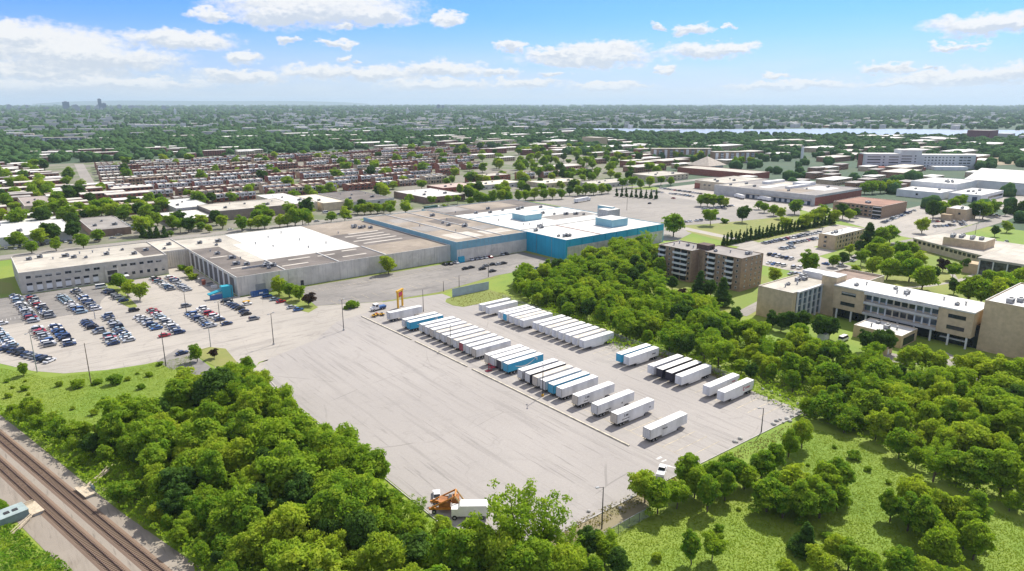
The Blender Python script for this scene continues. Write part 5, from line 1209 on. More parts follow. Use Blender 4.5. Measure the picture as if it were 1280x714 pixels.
for i in range(N_):
    def sp(t): return 3.2 + 9.5 * t, 2.75 - 1.15 * math.sin(math.pi * t) + .9 * t * t
    t0, t1 = i / N_, (i + 1) / N_; (xa, za), (xb, zb) = sp(t0), sp(t1); ha, hb2 = .04 + .20 * math.sin(math.pi * t0 ** .8), .04 + .20 * math.sin(math.pi * min(1, t1 ** .8))
    swoosh.quad((xa, -1.335, za - ha), (xb, -1.335, zb - hb2), (xb, -1.335, zb + hb2), (xa, -1.335, za + ha))
swoosh.quad((12.0, -1.335, 3.55), (13.2, -1.335, 3.15), (13.3, -1.335, 3.65), (12.2, -1.335, 3.78)); swoosh.quad((12.9, -1.335, 2.6), (13.25, -1.335, 2.55), (13.3, -1.335, 3.6), (13.0, -1.335, 3.6))
SWOOSH = swoosh.mesh('arrow_emblem', WHITE)
DOORS = {}
def door_me(mt):
    if mt.name not in DOORS: DOORS[mt.name] = door.mesh('door', [mt, STEEL])
    return DOORS[mt.name]
BODY = {}
def body_me(mt):
    if mt.name not in BODY: BODY[mt.name] = tb.mesh('body', mt)
    return BODY[mt.name]
ROOFM = {r.name: MB().box(.03, -1.3, TH - .055, TL, 1.3, TH).mesh('roof', r) for r in (TROOF, TROOF2)}
def letters(x0, z0, word, hgt, mt, root):
    """small lettering block, letters as bars, on the side facing the camera"""
    m = MB(); x = x0
    for ch in word:
        wd = hgt * .6; t = hgt * .2; y0, y1 = -1.34, -1.318
        segs = {'L': [(0, 0, t, 1), (0, 0, wd, .2)], 'I': [(wd * .35, 0, wd * .6, 1)], 'o': [(0, 0, t, .8), (wd - t, 0, wd, .8), (t, 0, wd - t, .2), (t, .6, wd - t, .8)], 'n': [(0, 0, t, .8), (wd - t, 0, wd, .8), (t, .6, wd - t, .8)], 'w': [(0, 0, t, .8), (wd - t, 0, wd, .8), (t, 0, wd - t, .2), (wd * .42, .2, wd * .58, .6)],
                'C': [(0, 0, t, 1), (t, 0, wd, .2), (t, .8, wd, 1)], 'y': [(wd * .4, -.2, wd * .6, .4), (0, .4, wd, .55), (0, .55, t, .8), (wd - t, .55, wd, .8)], 'A': [(0, 0, t, 1), (wd - t, 0, wd, 1), (t, .8, wd - t, 1), (t, .4, wd - t, .55)], 'e': [(0, 0, t, .8), (t, 0, wd, .16), (t, .32, wd - t, .48), (t, .64, wd - t, .8), (wd - t, .32, wd, .8)]}.get(ch, [])
        for (a, b, c, d) in segs: m.box(x + a, y0, z0 + b * hgt, x + c, y1, z0 + d * hgt)
        x += wd + hgt * .18
    m.build('lettering', mt, root)
def trailer(x, y, label, side=TW, dr=TGREY, roof=TROOF, nose_left=False, deco=None, group='trailers parked in the yard'):
    rot = math.pi if nose_left else 0.0
    t = thing('semi_trailer', label, 'trailer', (x + (TL if nose_left else 0), y + 1.3, 0.06), rot, group)
    put('body', body_me(side), t); put('roof', ROOFM[roof.name], t); put('chassis', under, t); put('landing_gear', gear, t); put('door_frame', rim, t)
    for s in (-.63, .63): put('door', door_me(dr), t, (0, s, 1.19))
    for wx in (1.6, 2.95):
        for s in (-.98, .98): put('wheel', TWHEEL, t, (wx, s, .52))
    put('side_skirt', SKIRT, t)
    if nose_left:
        put('side_skirt', SKIRT, t, (17.2, 0, 0), math.pi)      # the skirt of the side seen in the photo
        NP = MB().box(TL, -1.2, 1.25, TL + .05, 1.2, TH - .15).build('nose_panel', dr, t)
    if deco: deco(t, nose_left)
    return t
def deco_on(fn):
    def f(t, flip):
        h = put('emblem_group', None, t, (0, 0, 0)) if False else t
        fn(h)
    return f
def d_swoosh(t, flip): put('arrow_emblem', SWOOSH, t)
def d_word(word, x, z, h, mt):
    def f(t, flip):
        if flip:
            m0 = len(t.children); letters(0, 0, word, h, mt, t); o = [c for c in t.children if c.name.startswith('lettering')][-1]
            o.rotation_euler = (0, 0, math.pi); o.location = (TL - x, 0, z)
        else:
            letters(x, z, word, h, mt, t)
    return f
def d_multi(*fs):
    def f(t, flip):
        for q in fs: q(t, flip)
    return f
A_ = []   # front row, doors towards the kerb
A_.append((247.0, 'white trailer standing alone beside the yellow steel frame', {}))
A_.append((234.4, 'white trailer close behind a blue one with white arrow emblem', {}))
A_.append((230.4, 'blue trailer with white curved arrow on its side, near the yellow frame', dict(side=TBLUE, dr=TBLUE, deco=d_swoosh)))
for i in range(10):
    A_.append((227.0 - i * 36.3 / 9, f'white trailer, {ORD[i]} from the far end in the tight block of ten' if i != 7 else 'white trailer with dark red door in the tight block of ten', dict(dr=TRED if i == 7 else (TDOORW if i in (2, 5, 9) else TGREY), roof=TROOF2 if i in (3, 6) else TROOF)))
A_ += [(183.0, 'white trailer, first in the short group left of the blue arrow trailer', dict(dr=TDOORW)), (179.6, 'white trailer, second in the short group left of the blue arrow trailer', {}), (176.0, 'white trailer with an open red ramp right beside the blue arrow trailer', dict(dr=TNAVY)),
       (172.3, 'blue trailer with white curved arrow in the middle of the front row', dict(side=TBLUE, dr=TBLUE, deco=d_swoosh))]
A_ += [(164.5, 'white trailer just right of the blue arrow trailer in mid row', {}), (160.7, 'white trailer with black side behind the tall double lamp', dict(side=TNAVY, dr=TGREY)), (156.9, 'white trailer with tan doors next to the black-sided one', dict(dr=TDOORW, roof=TROOF2)), (153.1, 'white trailer directly behind the tall double lamp post', {}),
       (149.3, 'white trailer with bright blue doors and a thin blue side', dict(side=TBLUE, dr=TBLUE)), (145.5, 'white trailer at the near end of the group of six', {})]
A_ += [(138.3, 'white trailer with brown doors and grey script, fourth from the near end', dict(dr=TDOORW, deco=d_multi(d_word('Low', 3.2, 2.6, .75, INK), d_word('oooLnooo', 2.6, 1.7, .3, INK)))), (130.1, 'white trailer with low dark lettering, third from the near end', dict(deco=d_multi(d_word('nooLoAen', 3.5, 1.5, .4, INK), d_word('Io', 10.2, 1.7, .6, INK)))),
       (122.3, 'white trailer with grey script and fine print, second from the near end', dict(dr=TDOORW, deco=d_multi(d_word('Low', 3.0, 2.6, .75, INK), d_word('nooLoneeoLoAen', 2.0, 1.75, .3, INK), d_word('en', 14, 2.2, .5, INK)))), (110.2, 'white trailer nearest of all, alone above the painted arrows, short black lettering', dict(deco=d_word('AeoLon', 5.2, 2.6, .45, INK)))]
for (y, lab, kw) in A_: trailer(135.6 if y < 228 else 133.4, y - (2.6 if y < 228 else 0), lab, **kw)
B_ = [(234.4, 'white trailer, left of the pair beside the grass patch', {}), (229.2, 'white trailer, right of the pair beside the grass patch', {}),
      (220.5, 'white trailer just left of the blue-nosed one in the far row', {}), (217.0, 'white trailer with a bright blue nose in the far row', dict(side=TW, dr=TBLUE)), (213.0, 'white trailer just right of the blue-nosed one in the far row', {}), (209.4, 'dull-roofed white trailer, second right of the blue-nosed one', dict(roof=TROOF2)), (206.0, 'white trailer with faint dark mark, third right of the blue-nosed one', dict(deco=d_word('Low', 12, 2.4, .5, INK)))]
for i in range(8): B_.append((199.9 - i * 27.1 / 7, f'white trailer, {ORD[i]} from the left in the far block of eight', dict(roof=TROOF2 if i in (2, 6) else TROOF)))
B_ += [(154.2, 'trailer with bright blue nose beside a white one, backed to the wood', dict(side=TBLUE, dr=TBLUE)), (150.6, 'white trailer with dark lettering beside the blue-nosed trailer by the wood', dict(deco=d_word('AnooL', 12.4, 2.3, .5, INK))),
       (139.8, 'white trailer at the left of the dark-nosed pair', {}), (136.0, 'left one of two trailers with black nose and side', dict(side=TNAVY, dr=TNAVY)), (132.2, 'right one of two trailers with black nose and side', dict(side=TNAVY, dr=TNAVY)), (128.2, 'white trailer at the right of the dark-nosed pair', {}),
       (117.4, 'white trailer with small red lettering, left of the last pair by the rubble', dict(deco=d_word('eenoo', 12, 2.6, .5, INKR))), (112.1, 'white trailer with red lettering and big red C at the yard corner', dict(deco=d_multi(d_word('C', 10.2, 1.9, 1.3, INKR), d_word('Lnooy', 11.4, 2.3, .7, INKR))))]
for (y, lab, kw) in B_: trailer(172.6 if y < 205 else 170.8, y - 2.6, lab, nose_left=True, **kw)
rm = thing('loading_ramp', 'small red open tail ramp behind a white trailer', 'ramp', (133.6, 177.3, 0.06))
MB().box(0, -.9, 0.9, 1.9, .9, 1.1).box(0, -.9, .0, .15, -.75, .9).box(0, .75, 0, .15, .9, .9).build('platform', TRED, rm)
MB().box(.1, -.9, 1.1, .2, -.8, 2.4).box(.1, .8, 1.1, .2, .9, 2.4).box(.1, -.8, 2.2, .2, .8, 2.4).box(-1.6, -.6, .02, -.02, .6, .2).build('frame', TRED, rm)

# ================================================================== cars
PAINT = {n: M('car_' + n.replace(' ', '_'), c, .3, .03, .5) for n, c in {'white': (.72, .72, .72), 'silver': (.42, .44, .46), 'grey': (.23, .24, .25), 'black': (.015, .015, .018), 'dark blue': (.02, .045, .12), 'blue': (.04, .12, .32), 'red': (.36, .02, .03), 'pale blue': (.26, .36, .44)}.items()}
HEAD = M('lamp_lens', (.7, .7, .66), .2, .05); TAIL = M('tail_lens', (.3, .02, .02), .3, .05)
CW = wheel_me(.33, .22)
CARM = {}
def car_mesh(kind, col):
    if (kind, col) in CARM: return CARM[(kind, col)]
    p = PAINT[col]; b = MB(); gl = MB()
    if kind == 'car':
        b.side([(-2.2, .3), (2.2, .3), (2.25, .62), (2.1, .78), (1.0, .92), (-1.55, .95), (-2.15, .88), (-2.25, .6)], -.88, .88)
        c0, c1, r0, r1, zt = (-1.75, 1.15, -1.0, .3, 1.42)
    elif kind == 'suv':
        b.side([(-2.25, .4), (2.25, .4), (2.3, .75), (2.15, .98), (1.15, 1.08), (-2.2, 1.1), (-2.3, .7)], -.93, .93)
        c0, c1, r0, r1, zt = (-2.2, 1.25, -1.95, .5, 1.75)
    elif kind == 'pickup':
        b.side([(-2.7, .45), (2.7, .45), (2.75, .85), (2.6, 1.1), (1.3, 1.15), (-2.7, 1.15)], -.97, .97)
        c0, c1, r0, r1, zt = (-.6, 1.4, -.35, .7, 1.85)
    else:
        b.side([(-2.6, .4), (2.6, .4), (2.65, .9), (2.2, 1.3), (-2.6, 1.3)], -.98, .98)
        c0, c1, r0, r1, zt = (-2.6, 2.2, -2.55, 1.6, 2.2)
    zb = .93 if kind == 'car' else (1.085 if kind == 'suv' else (1.15 if kind == 'pickup' else 1.3)); hw = {'car': .82, 'suv': .88, 'pickup': .9, 'van': .95}[kind]; tw = hw - .16
    gl.v = [(c0, -hw, zb), (c1, -hw, zb), (c1, hw, zb), (c0, hw, zb), (r0, -tw, zt), (r1, -tw, zt), (r1, tw, zt), (r0, tw, zt)]
    for f in ((0, 1, 5, 4), (1, 2, 6, 5), (2, 3, 7, 6), (3, 0, 4, 7)): gl.f.append(f); gl.m.append(0)
    rf = MB().box(r0 - .03, -tw - .03, zt, r1 + .03, tw + .03, zt + .045)
    lm = MB().box(b.v[0][0] - .07, -.78, .62, b.v[0][0] + .1, -.45, .75).mesh('tail_lamp', TAIL)
    CARM[(kind, col)] = (b.mesh('body', p), gl.mesh('glazing', GLASS), rf.mesh('roof', p))
    return CARM[(kind, col)]
crg = random.Random(17); ncar = 0; FARCARS = []
def car(x, y, rot, col, kind, label, group=None, wheels=True, z=.06, lone=False):
    global ncar
    if ncar >= 262 and not lone:
        FARCARS.append((x, y, rot, col, kind)); return
    t = thing('parked_car', label, 'car' if kind in ('car', 'suv') else kind, (x, y, z), rot, group)
    a, b, c = car_mesh(kind, col); put('body', a, t); put('window', b, t); put('roof', c, t)
    if wheels:
        L = 1.38 if kind in ('car', 'suv') else 1.7
        for wx in (-L, L):
            for wy in (-.78, .78): put('wheel', CW, t, (wx, wy, .33))
    ncar += 1
COLS = ['white'] * 8 + ['silver'] * 8 + ['grey'] * 5 + ['black'] * 4 + ['dark blue'] * 3 + ['blue'] * 1 + ['red'] * 1 + ['pale blue'] * 3
KN = {'car': 'car', 'suv': 'tall car', 'pickup': 'pickup', 'van': 'van'}
def car_row(a, b, where, orient, step=2.9, miss=.05, cols=None, force=None, wheels=True):
    """cars side by side from photo spot a to photo spot b; orient 0 noses along X, 90 along Y"""
    p = Vector(U(*a)); q = Vector(U(*b)); n = max(1, int(round((q - p).length / step)) + 1); idx = 0
    for i in range(n):
        if crg.random() < miss and 0 < i < n - 1: continue
        f = p.lerp(q, i / max(1, n - 1)); col = crg.choice(cols or COLS); kind = crg.choice(('car', 'car', 'car', 'suv', 'suv'))
        if force and i in force: col = force[i]
        car(f.x + crg.uniform(-.3, .3), f.y + crg.uniform(-.15, .15), R(orient) + (math.pi if crg.random() < .3 else 0) + crg.uniform(-.03, .03), col, kind, f'{col} {KN[kind]}, {ORD[idx]} down {where}', where, wheels)
        idx += 1
car_row((19, 371), (43, 403), 'the outer left row under the stone office', 0, force={16: 'red'})
car_row((38, 372), (62.5, 398), 'the second car row under the stone office', 0, force={2: 'red'})
car_row((76, 371), (102, 392), 'the third car row under the stone office', 0, cols=['white', 'silver', 'pale blue', 'grey', 'blue'])
car_row((94, 364), (120, 388), 'the fourth car row under the stone office', 0, cols=['silver', 'blue', 'dark blue', 'white', 'grey'])
car_row((134, 364), (155, 377), 'the short car row along the tree island', 0)
car_row((-8, 410), (14, 434), 'the car row at the left edge of the lot', 0, cols=['white', 'silver', 'pale blue', 'white'])
car_row((6, 437), (56, 451), 'the slanting car row above the grass slope', 40, 3.0, 0, cols=['dark blue', 'black', 'grey', 'dark blue', 'silver'])
car_row((47, 411), (62, 433), 'the front left car row by the pale lamp post', 0, force={2: 'red', 3: 'red'})
car_row((67.5, 409), (88, 432), 'the second front car row by the pale lamp post', 0, cols=['grey', 'black', 'dark blue', 'white', 'blue'])
car_row((107, 403), (125, 417), 'the row of dark tall cars amid the lot', 0, cols=['grey', 'black', 'dark blue', 'grey'])
car_row((134, 396), (162, 427), 'the long front row amid the lot', 0)
car_row((136, 421.5), (142, 431), 'the three-car row at the lot front', 0, force={1: 'red'})
car_row((174, 398), (197, 412), 'the left row right of the tree island', 0, cols=['blue', 'dark blue', 'silver', 'white', 'pale blue'])
car_row((190, 389), (224, 417), 'the right row right of the tree island', 0, force={2: 'red'})
car_row((193, 349), (214, 363), 'the left row in the factory courtyard', 0, force={2: 'red'})
car_row((212, 347.5), (234, 364), 'the right row in the factory courtyard', 0, force={6: 'red'})
car_row((237, 393), (264, 409), 'the left row in front of the teal canopy', 0, cols=['dark blue', 'black', 'grey', 'silver', 'blue'])
car_row((253, 387.5), (275, 401), 'the right row in front of the teal canopy', 0, force={4: 'red', 3: 'red'})
car_row((282, 377.5), (300, 387), 'the row beside the blue dumpster', 0, cols=['dark blue', 'silver', 'blue', 'black'])
for (px, py, ori, col, kind, lab) in ((167.7, 389.5, 0, 'black', 'suv', 'black tall car alone below the tree island'), (233, 384, 0, 'grey', 'suv', 'dark grey tall car beside the lamp post near the courtyard'), (206, 421, 0, 'red', 'car', 'bright red car at the front end right of the tree island'), (284, 406, 0, 'dark blue', 'car', 'dark blue car alone at the near end by the canopy rows'), (309, 381.5, 0, 'white', 'car', 'white car by the orange markings near the dumpster'),
                                      (305, 390.5, 0, 'dark blue', 'car', 'dark blue car, upper of two below the dumpster'), (308, 394, 0, 'black', 'car', 'black car, lower of two below the dumpster'), (318, 400, 0, 'grey', 'suv', 'grey tall car alone in the open part of the lot'), (334, 371.5, 0, 'blue', 'suv', 'blue tall car right beside the blue dumpster'), (343.5, 375.5, 0, 'pale blue', 'car', 'pale blue car by the grass island'), (351.5, 378.5, 0, 'red', 'car', 'dark red car by the grass island'),
                                      (365, 385.5, 0, 'silver', 'car', 'silver car at the tip of the grass island'), (373, 388.5, 0, 'blue', 'car', 'bright blue car at the tip of the grass island'), (228, 443, 8, 'dark blue', 'car', 'dark blue car alone at the top of the driveway'), (62.5, 452.6, 40, 'white', 'car', 'white car at the end of the slanting row above the grass'), (3, 406, 10, 'white', 'car', 'white car at the left picture edge below the dark asphalt'),
                                      (127, 360.5, 0, 'white', 'van', 'white van beside the office entrance canopy')):
    x, y = U(px, py); car(x, y, R(ori), col, kind, lab, lone=True)
MID = [(556.4, 331.5, 'black'), (562.5, 331, 'black'), (570, 329.5, 'white'), (579.7, 325, 'silver'), (588.5, 325.5, 'white'), (594, 324.5, 'silver'), (600, 324, 'silver'), (606.2, 323, 'white'), (612.5, 322.3, 'red'), (582, 337, 'black'), (589, 335.5, 'black'), (603, 337.3, 'black'), (607.5, 333.5, 'grey'), (615.7, 340, 'black'), (616.3, 331.5, 'black'), (623.2, 331.2, 'silver'), (629.5, 330.2, 'black'), (627, 319, 'silver'), (632.5, 318.4, 'black'), (666, 339, 'silver'), (672, 337, 'dark blue'), (678, 335.2, 'black')]
for i, (px, py, col) in enumerate(MID):
    x, y = U(px, py); car(x, y, R(90) if i < 9 or i in (17, 18) else R(0), col, 'suv' if i == 3 else 'car', f'{col} car, {ORD[i]} along the lot below the blue-banded hall', 'cars below the blue-banded hall')
car_row((141, 274), (174, 289), 'the car row beside the brown warehouse', 0, 3.2, .05, None, None, False)
car_row((133, 271), (165, 287), 'the second car row beside the brown warehouse', 0, 3.2, .1, ['white', 'silver', 'grey', 'blue'], None, False)
for i, (px, py, col) in enumerate([(7.5, 311, 'white'), (19.5, 311.5, 'silver'), (25, 309, 'grey'), (53, 307, 'black'), (59, 304.5, 'white'), (82, 303, 'white'), (88.5, 304.5, 'dark blue'), (98, 305, 'black'), (109, 301.5, 'white'), (122, 301, 'black'), (141, 298.5, 'silver'), (149, 295, 'grey'), (185, 268, 'white'), (288, 288, 'white'), (324, 279, 'white'), (396, 277.5, 'silver'), (437, 273.5, 'black'), (407, 267, 'white'), (414, 268, 'white'), (424, 268.5, 'dark blue')]):
    x, y = U(px, py); car(x, y, R(0 if i > 8 else 90), col, 'van' if i in (12, 17) else 'car', f'{col} vehicle, {ORD[i]} along the street behind the plant', 'cars along the street', False)
car_row((955, 305), (1023, 291.5), 'the long car row under the conifer hedge', 90, 2.9, .03, None, {9: 'red'}, False)
car_row((987, 305.5), (1020, 299), 'the middle row left of the tan residence', 90, 2.9, .05, None, None, False)
car_row((977, 312), (990, 310), 'the three-car row left of the spreading tree', 90, 2.9, 0, None, None, False)
car_row((962, 319.5), (989, 325), 'the broken row left of the spreading tree', 0, 2.9, .1, ['black', 'dark blue', 'white'], None, False)
car_row((961, 330), (999, 336.5), 'the white and blue row right of the brown apartments', 0, 2.9, .03, ['white', 'white', 'blue', 'dark blue', 'silver'], None, False)
car_row((988, 343.5), (1000, 344.5), 'the cars half hidden by the school roof', 0, 2.9, 0, None, None, False)
car_row((1172, 277.5), (1204, 278.5), 'the upper car row by the small tan house', 45, 3.4, .05, None, None, False)
car_row((1168, 284), (1206, 281.5), 'the lower car row by the small tan house', 45, 3.6, .1, None, None, False)
car_row((1092, 274), (1130, 262), 'the car row right of the brown office', 90, 3.4, .2, None, None, False)
car_row((1104, 279), (1142, 264), 'the second car row right of the brown office', 90, 3.6, .25, None, None, False)
car_row((818, 240), (866, 246.5), 'the left car row of the store car park', 0, 3.6, .1, None, None, False)
car_row((826, 236), (876, 243), 'the rear car row of the store car park', 0, 3.6, .15, None, None, False)
car_row((879, 262), (915, 258), 'the car row in the shade of five big trees', 90, 3.6, .1, None, None, False)
car_row((853, 278.5), (897, 274.5), 'the car row along the lawn by the open-crowned tree', 90, 3.4, .15, ['black', 'grey', 'silver', 'white'], None, False)
for (px, py, ori, col, kind, lab) in ((812, 255, 10, 'black', 'car', 'dark car alone on the wide car park right of the long truck'), (841.5, 248.5, 90, 'red', 'car', 'dark red car driving out of the store car park'), (1064, 327, 80, 'silver', 'car', 'silver car on the road behind the school'), (1069, 323.5, 80, 'black', 'car', 'black car on the road behind the school'), (1051, 332.5, 0, 'white', 'car', 'white car beside the school rear wing'), (1146, 303.5, 0, 'black', 'suv', 'black tall car under the tree by the curved library'),
                                      (1242, 304, 0, 'white', 'van', 'white van on the road behind the curved library'), (1258, 303, 0, 'grey', 'car', 'grey car on the road behind the curved library'), (1246, 270.5, 90, 'black', 'pickup', 'dark pickup by the trees near the gabled hall'), (1032, 331, 90, 'blue', 'car', 'blue car under the small bright tree'), (1150, 470, 20, 'white', 'car', 'white car under the trees at the school front'), (1140, 458, 20, 'white', 'van', 'white van under the trees at the school front'),
                                      (1054, 426, 0, 'white', 'van', 'white van with a turquoise awning beside the school annex'), (650, 668, 50, 'white', 'pickup', 'white vehicle half hidden behind the open tree at the yard corner'), (546, 622, 60, 'white', 'car', 'white vehicle behind the orange machine'), (827, 592, 30, 'white', 'pickup', 'white pickup at the yard edge by the painted arrows')):
    x, y = U(px, py); car(x, y, R(ori), col, kind, lab, lone=True)
# the smallest cars of the far car parks: past the countable ones, a single object
fm_ = {}
for (x, y, rot, col, kind) in FARCARS:
    b = fm_.setdefault(col, MB()); hw = .9
    for me, gm_ in ((car_mesh(kind, col)[0], 0), (car_mesh(kind, col)[1], 1), (car_mesh(kind, col)[2], 0)):
        i0 = len(b.v); ca, sa = math.cos(rot), math.sin(rot)
        b.v += [(x + v.co.x * ca - v.co.y * sa, y + v.co.x * sa + v.co.y * ca, v.co.z + .06) for v in me.vertices]
        for p in me.polygons: b.f.append(tuple(i0 + q for q in p.vertices)); b.m.append(gm_)
allc = MB(); mats_ = [GLASS]
for col, b in fm_.items():
    mats_.append(PAINT[col]); i0 = len(allc.v); allc.v += b.v
    allc.f += [tuple(i0 + q for q in f) for f in b.f]; allc.m += [0 if q else len(mats_) - 1 for q in b.m]
tag(allc.build('distant_parked_cars', mats_), kind='stuff')
# long vehicles
for (px, py, L, ori, lab) in ((728, 252.5, 24, 10, 'long white truck parked on the wide lot behind the teal hall'), (924, 248, 17, 60, 'white trailer at the left dock of the grey store'), (955, 251, 17, 70, 'white trailer by the loading docks of the grey store'), (540, 263, 18, 15, 'dark green trailer on the street behind the plant')):
    x, y = U(px, py); t = thing('box_truck', lab, 'truck', (x, y, .06), R(ori))
    mt = M('green_paint', (.02, .09, .07), .5) if 'green' in lab else TW
    MB().box(-L / 2, -1.3, 1.1, L / 2 - 2.8, 1.3, 4.0).build('body', mt, t); MB().box(L / 2 - 2.5, -1.2, .6, L / 2, 1.2, 2.9).build('cab', WHITE, t); MB().box(L / 2 - 1.2, -1.1, 1.8, L / 2 + .03, 1.1, 2.6).build('windscreen', GLASS, t)
    for wx in (-L / 2 + 1.5, -L / 2 + 2.8, L / 2 - 1.4):
        for s in (-1.0, 1.0): put('wheel', TWHEEL, t, (wx, s, .52))
x, y = U(470.5, 388); t = thing('yard_tractor', 'white truck tractor with blue rear deck standing near the yellow steel frame', 'truck', (x, y, .06), R(183))
MB().side([(0, .7), (2.6, .7), (2.6, 1.5), (1.4, 1.75), (1.1, 2.95), (-.9, 3.1), (-.9, .7)], -1.15, 1.15).build('cab', WHITE, t)
MB().box(1.16, -1.0, 1.85, 1.30, 1.0, 2.8).build('windscreen', GLASS, t); MB().box(-.4, -1.17, 1.85, .8, -1.152, 2.65).box(-.4, 1.152, 1.85, .8, 1.17, 2.65).build('window', GLASS, t)
MB().box(-4.6, -1.1, .75, -.95, 1.1, 1.7).build('deck', PAINT['blue'], t); MB().box(-4.6, -.5, .5, 2.4, .5, .7).build('chassis', DARK, t)
for wx in (-3.7, -2.5, 1.7):
    for s in (-.95, .95): put('wheel', TWHEEL, t, (wx, s, .52))
YEL = M('yellow_paint', (.62, .34, .02), .6, .06, .5); ORA = M('orange_paint', (.50, .19, .02), .6, .12, .6)
x, y = U(474, 395); t = thing('axle_dollies', 'cluster of black and yellow trailer dollies beside the first white trailer', 'dolly', (x, y, .06), R(0))
for i, (a, b) in enumerate(((-2.4, 0), (-.6, 1.1), (1.2, -.4))):
    MB().box(a - .8, b - .9, .55, a + .8, b + .9, .95).build('frame', YEL, t); MB().box(a - .3, b - .3, .953, a + .3, b + .3, 1.35).build('turntable', INKR if i == 1 else DARK, t); MB().box(a - 2.0, b - .08, .6, a - .8, b + .08, .75).build('drawbar', YEL, t)
    for s in (-.9, .9): put('wheel', TWHEEL, t, (a, b + s, .5))
x, y = U(500.5, 384.5); t = thing('steel_gantry', 'yellow steel gantry frame with dark red hoist box beside the first white trailer', 'gantry', (x, y, .06), R(32))
for s in (-2.1, 2.1): MB().box(s - .35, -.35, 0, s + .35, .35, 7.6).build('leg', YEL, t); MB().box(s - .55, -.9, 0, s + .55, .9, .25).build('foot', CONC, t)
MB().box(-2.8, -.45, 7.6, 2.8, .45, 8.4).build('beam', YEL, t); MB().box(-1.7, -.4, 5.6, 1.7, .4, 7.0).build('hoist', INKR, t); MB().box(-1.75, -.2, 4.9, 1.75, .2, 5.3).build('cross_brace', YEL, t)
# big blue dumpster, teal canopy
x, y = U(325, 369.5); t = thing('dumpster', 'long open blue dumpster against the off-white factory wall', 'dumpster', (x, y, .05), R(5))
m = MB(); m.box(-4, -1.25, .15, 4, -1.15, 2.4).box(-4, 1.15, .15, 4, 1.25, 2.4).box(-4, -1.15, .15, -3.9, 1.15, 2.4).box(3.9, -1.15, .15, 4, 1.15, 2.4).box(-3.9, -1.15, .15, 3.9, 1.15, .3); m.build('tub', PAINT['blue'], t)
for i in range(7): MB().box(-3.7 + i * 1.2, -1.33, .15, -3.55 + i * 1.2, -1.252, 2.4).build('rib', PAINT['dark blue'], t)
MB().box(-.9, -1.36, 1.2, 1.1, -1.34, 1.9).build('sign_plate', WHITE, t)
t = thing('entrance_canopy', 'bright turquoise ramped canopy at the corner of the factory hall', 'canopy', (92.2, 331.5, .05), 0)
CY = M('turquoise_paint', (.01, .32, .42), .5, .06, .4)
MB().side([(-8.5, 2.2), (-2.5, 3.6), (-2.5, 4.1), (-8.5, 2.7)], -1.6, 1.6).build('ramp_roof', CY, t); MB().box(-2.5, -1.8, 0, 2.4, 1.8, 5.6).build('tower', CY, t); MB().box(-8.3, -1.6, 0, -2.6, -1.5, 2.3).build('side_wall', PAINT['blue'], t)
MB().tube((-4.5, -1.75, .0), (-4.5, -1.65, 0), .1).build('hinge', DARK, t)
MB().tube((-.2, -2.5, .1), (-.2, -2.0, .1), .1).build('stud', DARK, t)
for (px, py, sx, sy, h, mt, nm, lab) in ((252, 352, 3, 2, 1.8, CONC, 'concrete_block', 'stack of pale concrete blocks in the courtyard'), (255, 356, 1.6, 1.6, 2.4, BRICK_R, 'brick_stack', 'small brown stack of bricks in the courtyard'), (262, 357, 3.2, 2, 1.3, STEEL, 'scrap_bin', 'grey scrap bin near the turquoise canopy'), (268, 360, 2.6, 1.8, 1.2, PALE, 'scrap_bin', 'white scrap bin beside the turquoise canopy'),
                                         (1029, 424, 4, 3, 2.4, PALE, 'tool_shed', 'little white shed between dark trees by the school'), (308, 377.5, 3, 1.5, .35, YEL, 'barrier_stack', 'flat stack of yellow barriers beside the white car'),):
    x, y = U(px, py); o = thing(nm, lab, nm.replace('_', ' '), (x, y, .05)); MB().box(-sx / 2, -sy / 2, 0, sx / 2, sy / 2, h).build('body', mt, o); MB().box(-sx / 2 - .06, -sy / 2 - .06, h + .002, sx / 2 + .06, sy / 2 + .06, h + .1).build('top', DARK if mt is STEEL else mt, o)
# pale blue fence wall by the grass patch
t = thing('corrugated_wall', 'long pale blue corrugated metal wall above the grass patch', 'wall', (176, 262.8, .05), 0)
m = MB()
for i in range(44): m.box(i * .5, 0, 0, i * .5 + .26, .12, 4.0); m.box(i * .5 + .262, .06, 0, i * .5 + .498, .16, 4.0)
m.build('sheeting', M('pale_blue_sheet', (.42, .50, .55), .6, .06, .3), t); MB().box(-.1, -.05, 4.003, 22.1, .22, 4.12).build('cap_rail', STEEL, t)

# ---- lamp posts and poles: photo foot, height, arms
POLE = M('pole_dark', (.045, .042, .04), .7, .1); WOOD = M('pole_wood', (.16, .12, .09), .9, .15, 2)
def lamp(px, py, h, label, arms=2, mt=None, ori=0.0, base=False, name='street_lamp'):
    x, y = U(px, py); t = thing(name, label, 'lamp post' if arms else 'pole', (x, y, .05), ori, 'lamp posts and poles')
    mt = mt or POLE
    MB().tube((0, 0, 0), (0, 0, h), .17, .10, 8).build('pole', mt, t)
    if base: MB().tube((0, 0, 0), (0, 0, .75), .42, .38, 10).build('base', YEL if base == 2 else CONC, t)
    for s in ((-1, 1), (1,), ())[0 if arms == 2 else 1 if arms == 1 else 2]:
        a = MB(); a.tube((0, 0, h - .15), (s * 1.1, 0, h + .05), .06, n=5); a.build('arm', mt, t)
        MB().box(min(s * 1.0, s * 1.75), -.22, h - .02, max(s * 1.0, s * 1.75), .22, h + .2).build('lamp_head', HVAC, t)
    return t
lamp(342.2, 431, 12.5, 'tall double lamp at the boundary of lot and yard, left one', 2, ori=.5, base=True)
lamp(429.7, 413.3, 13, 'tall double lamp at the entrance of the yard beside the wide bush', 2, ori=.5, base=True)
lamp(529.3, 390, 10.3, 'plain dark pole behind the first white trailer', 0)
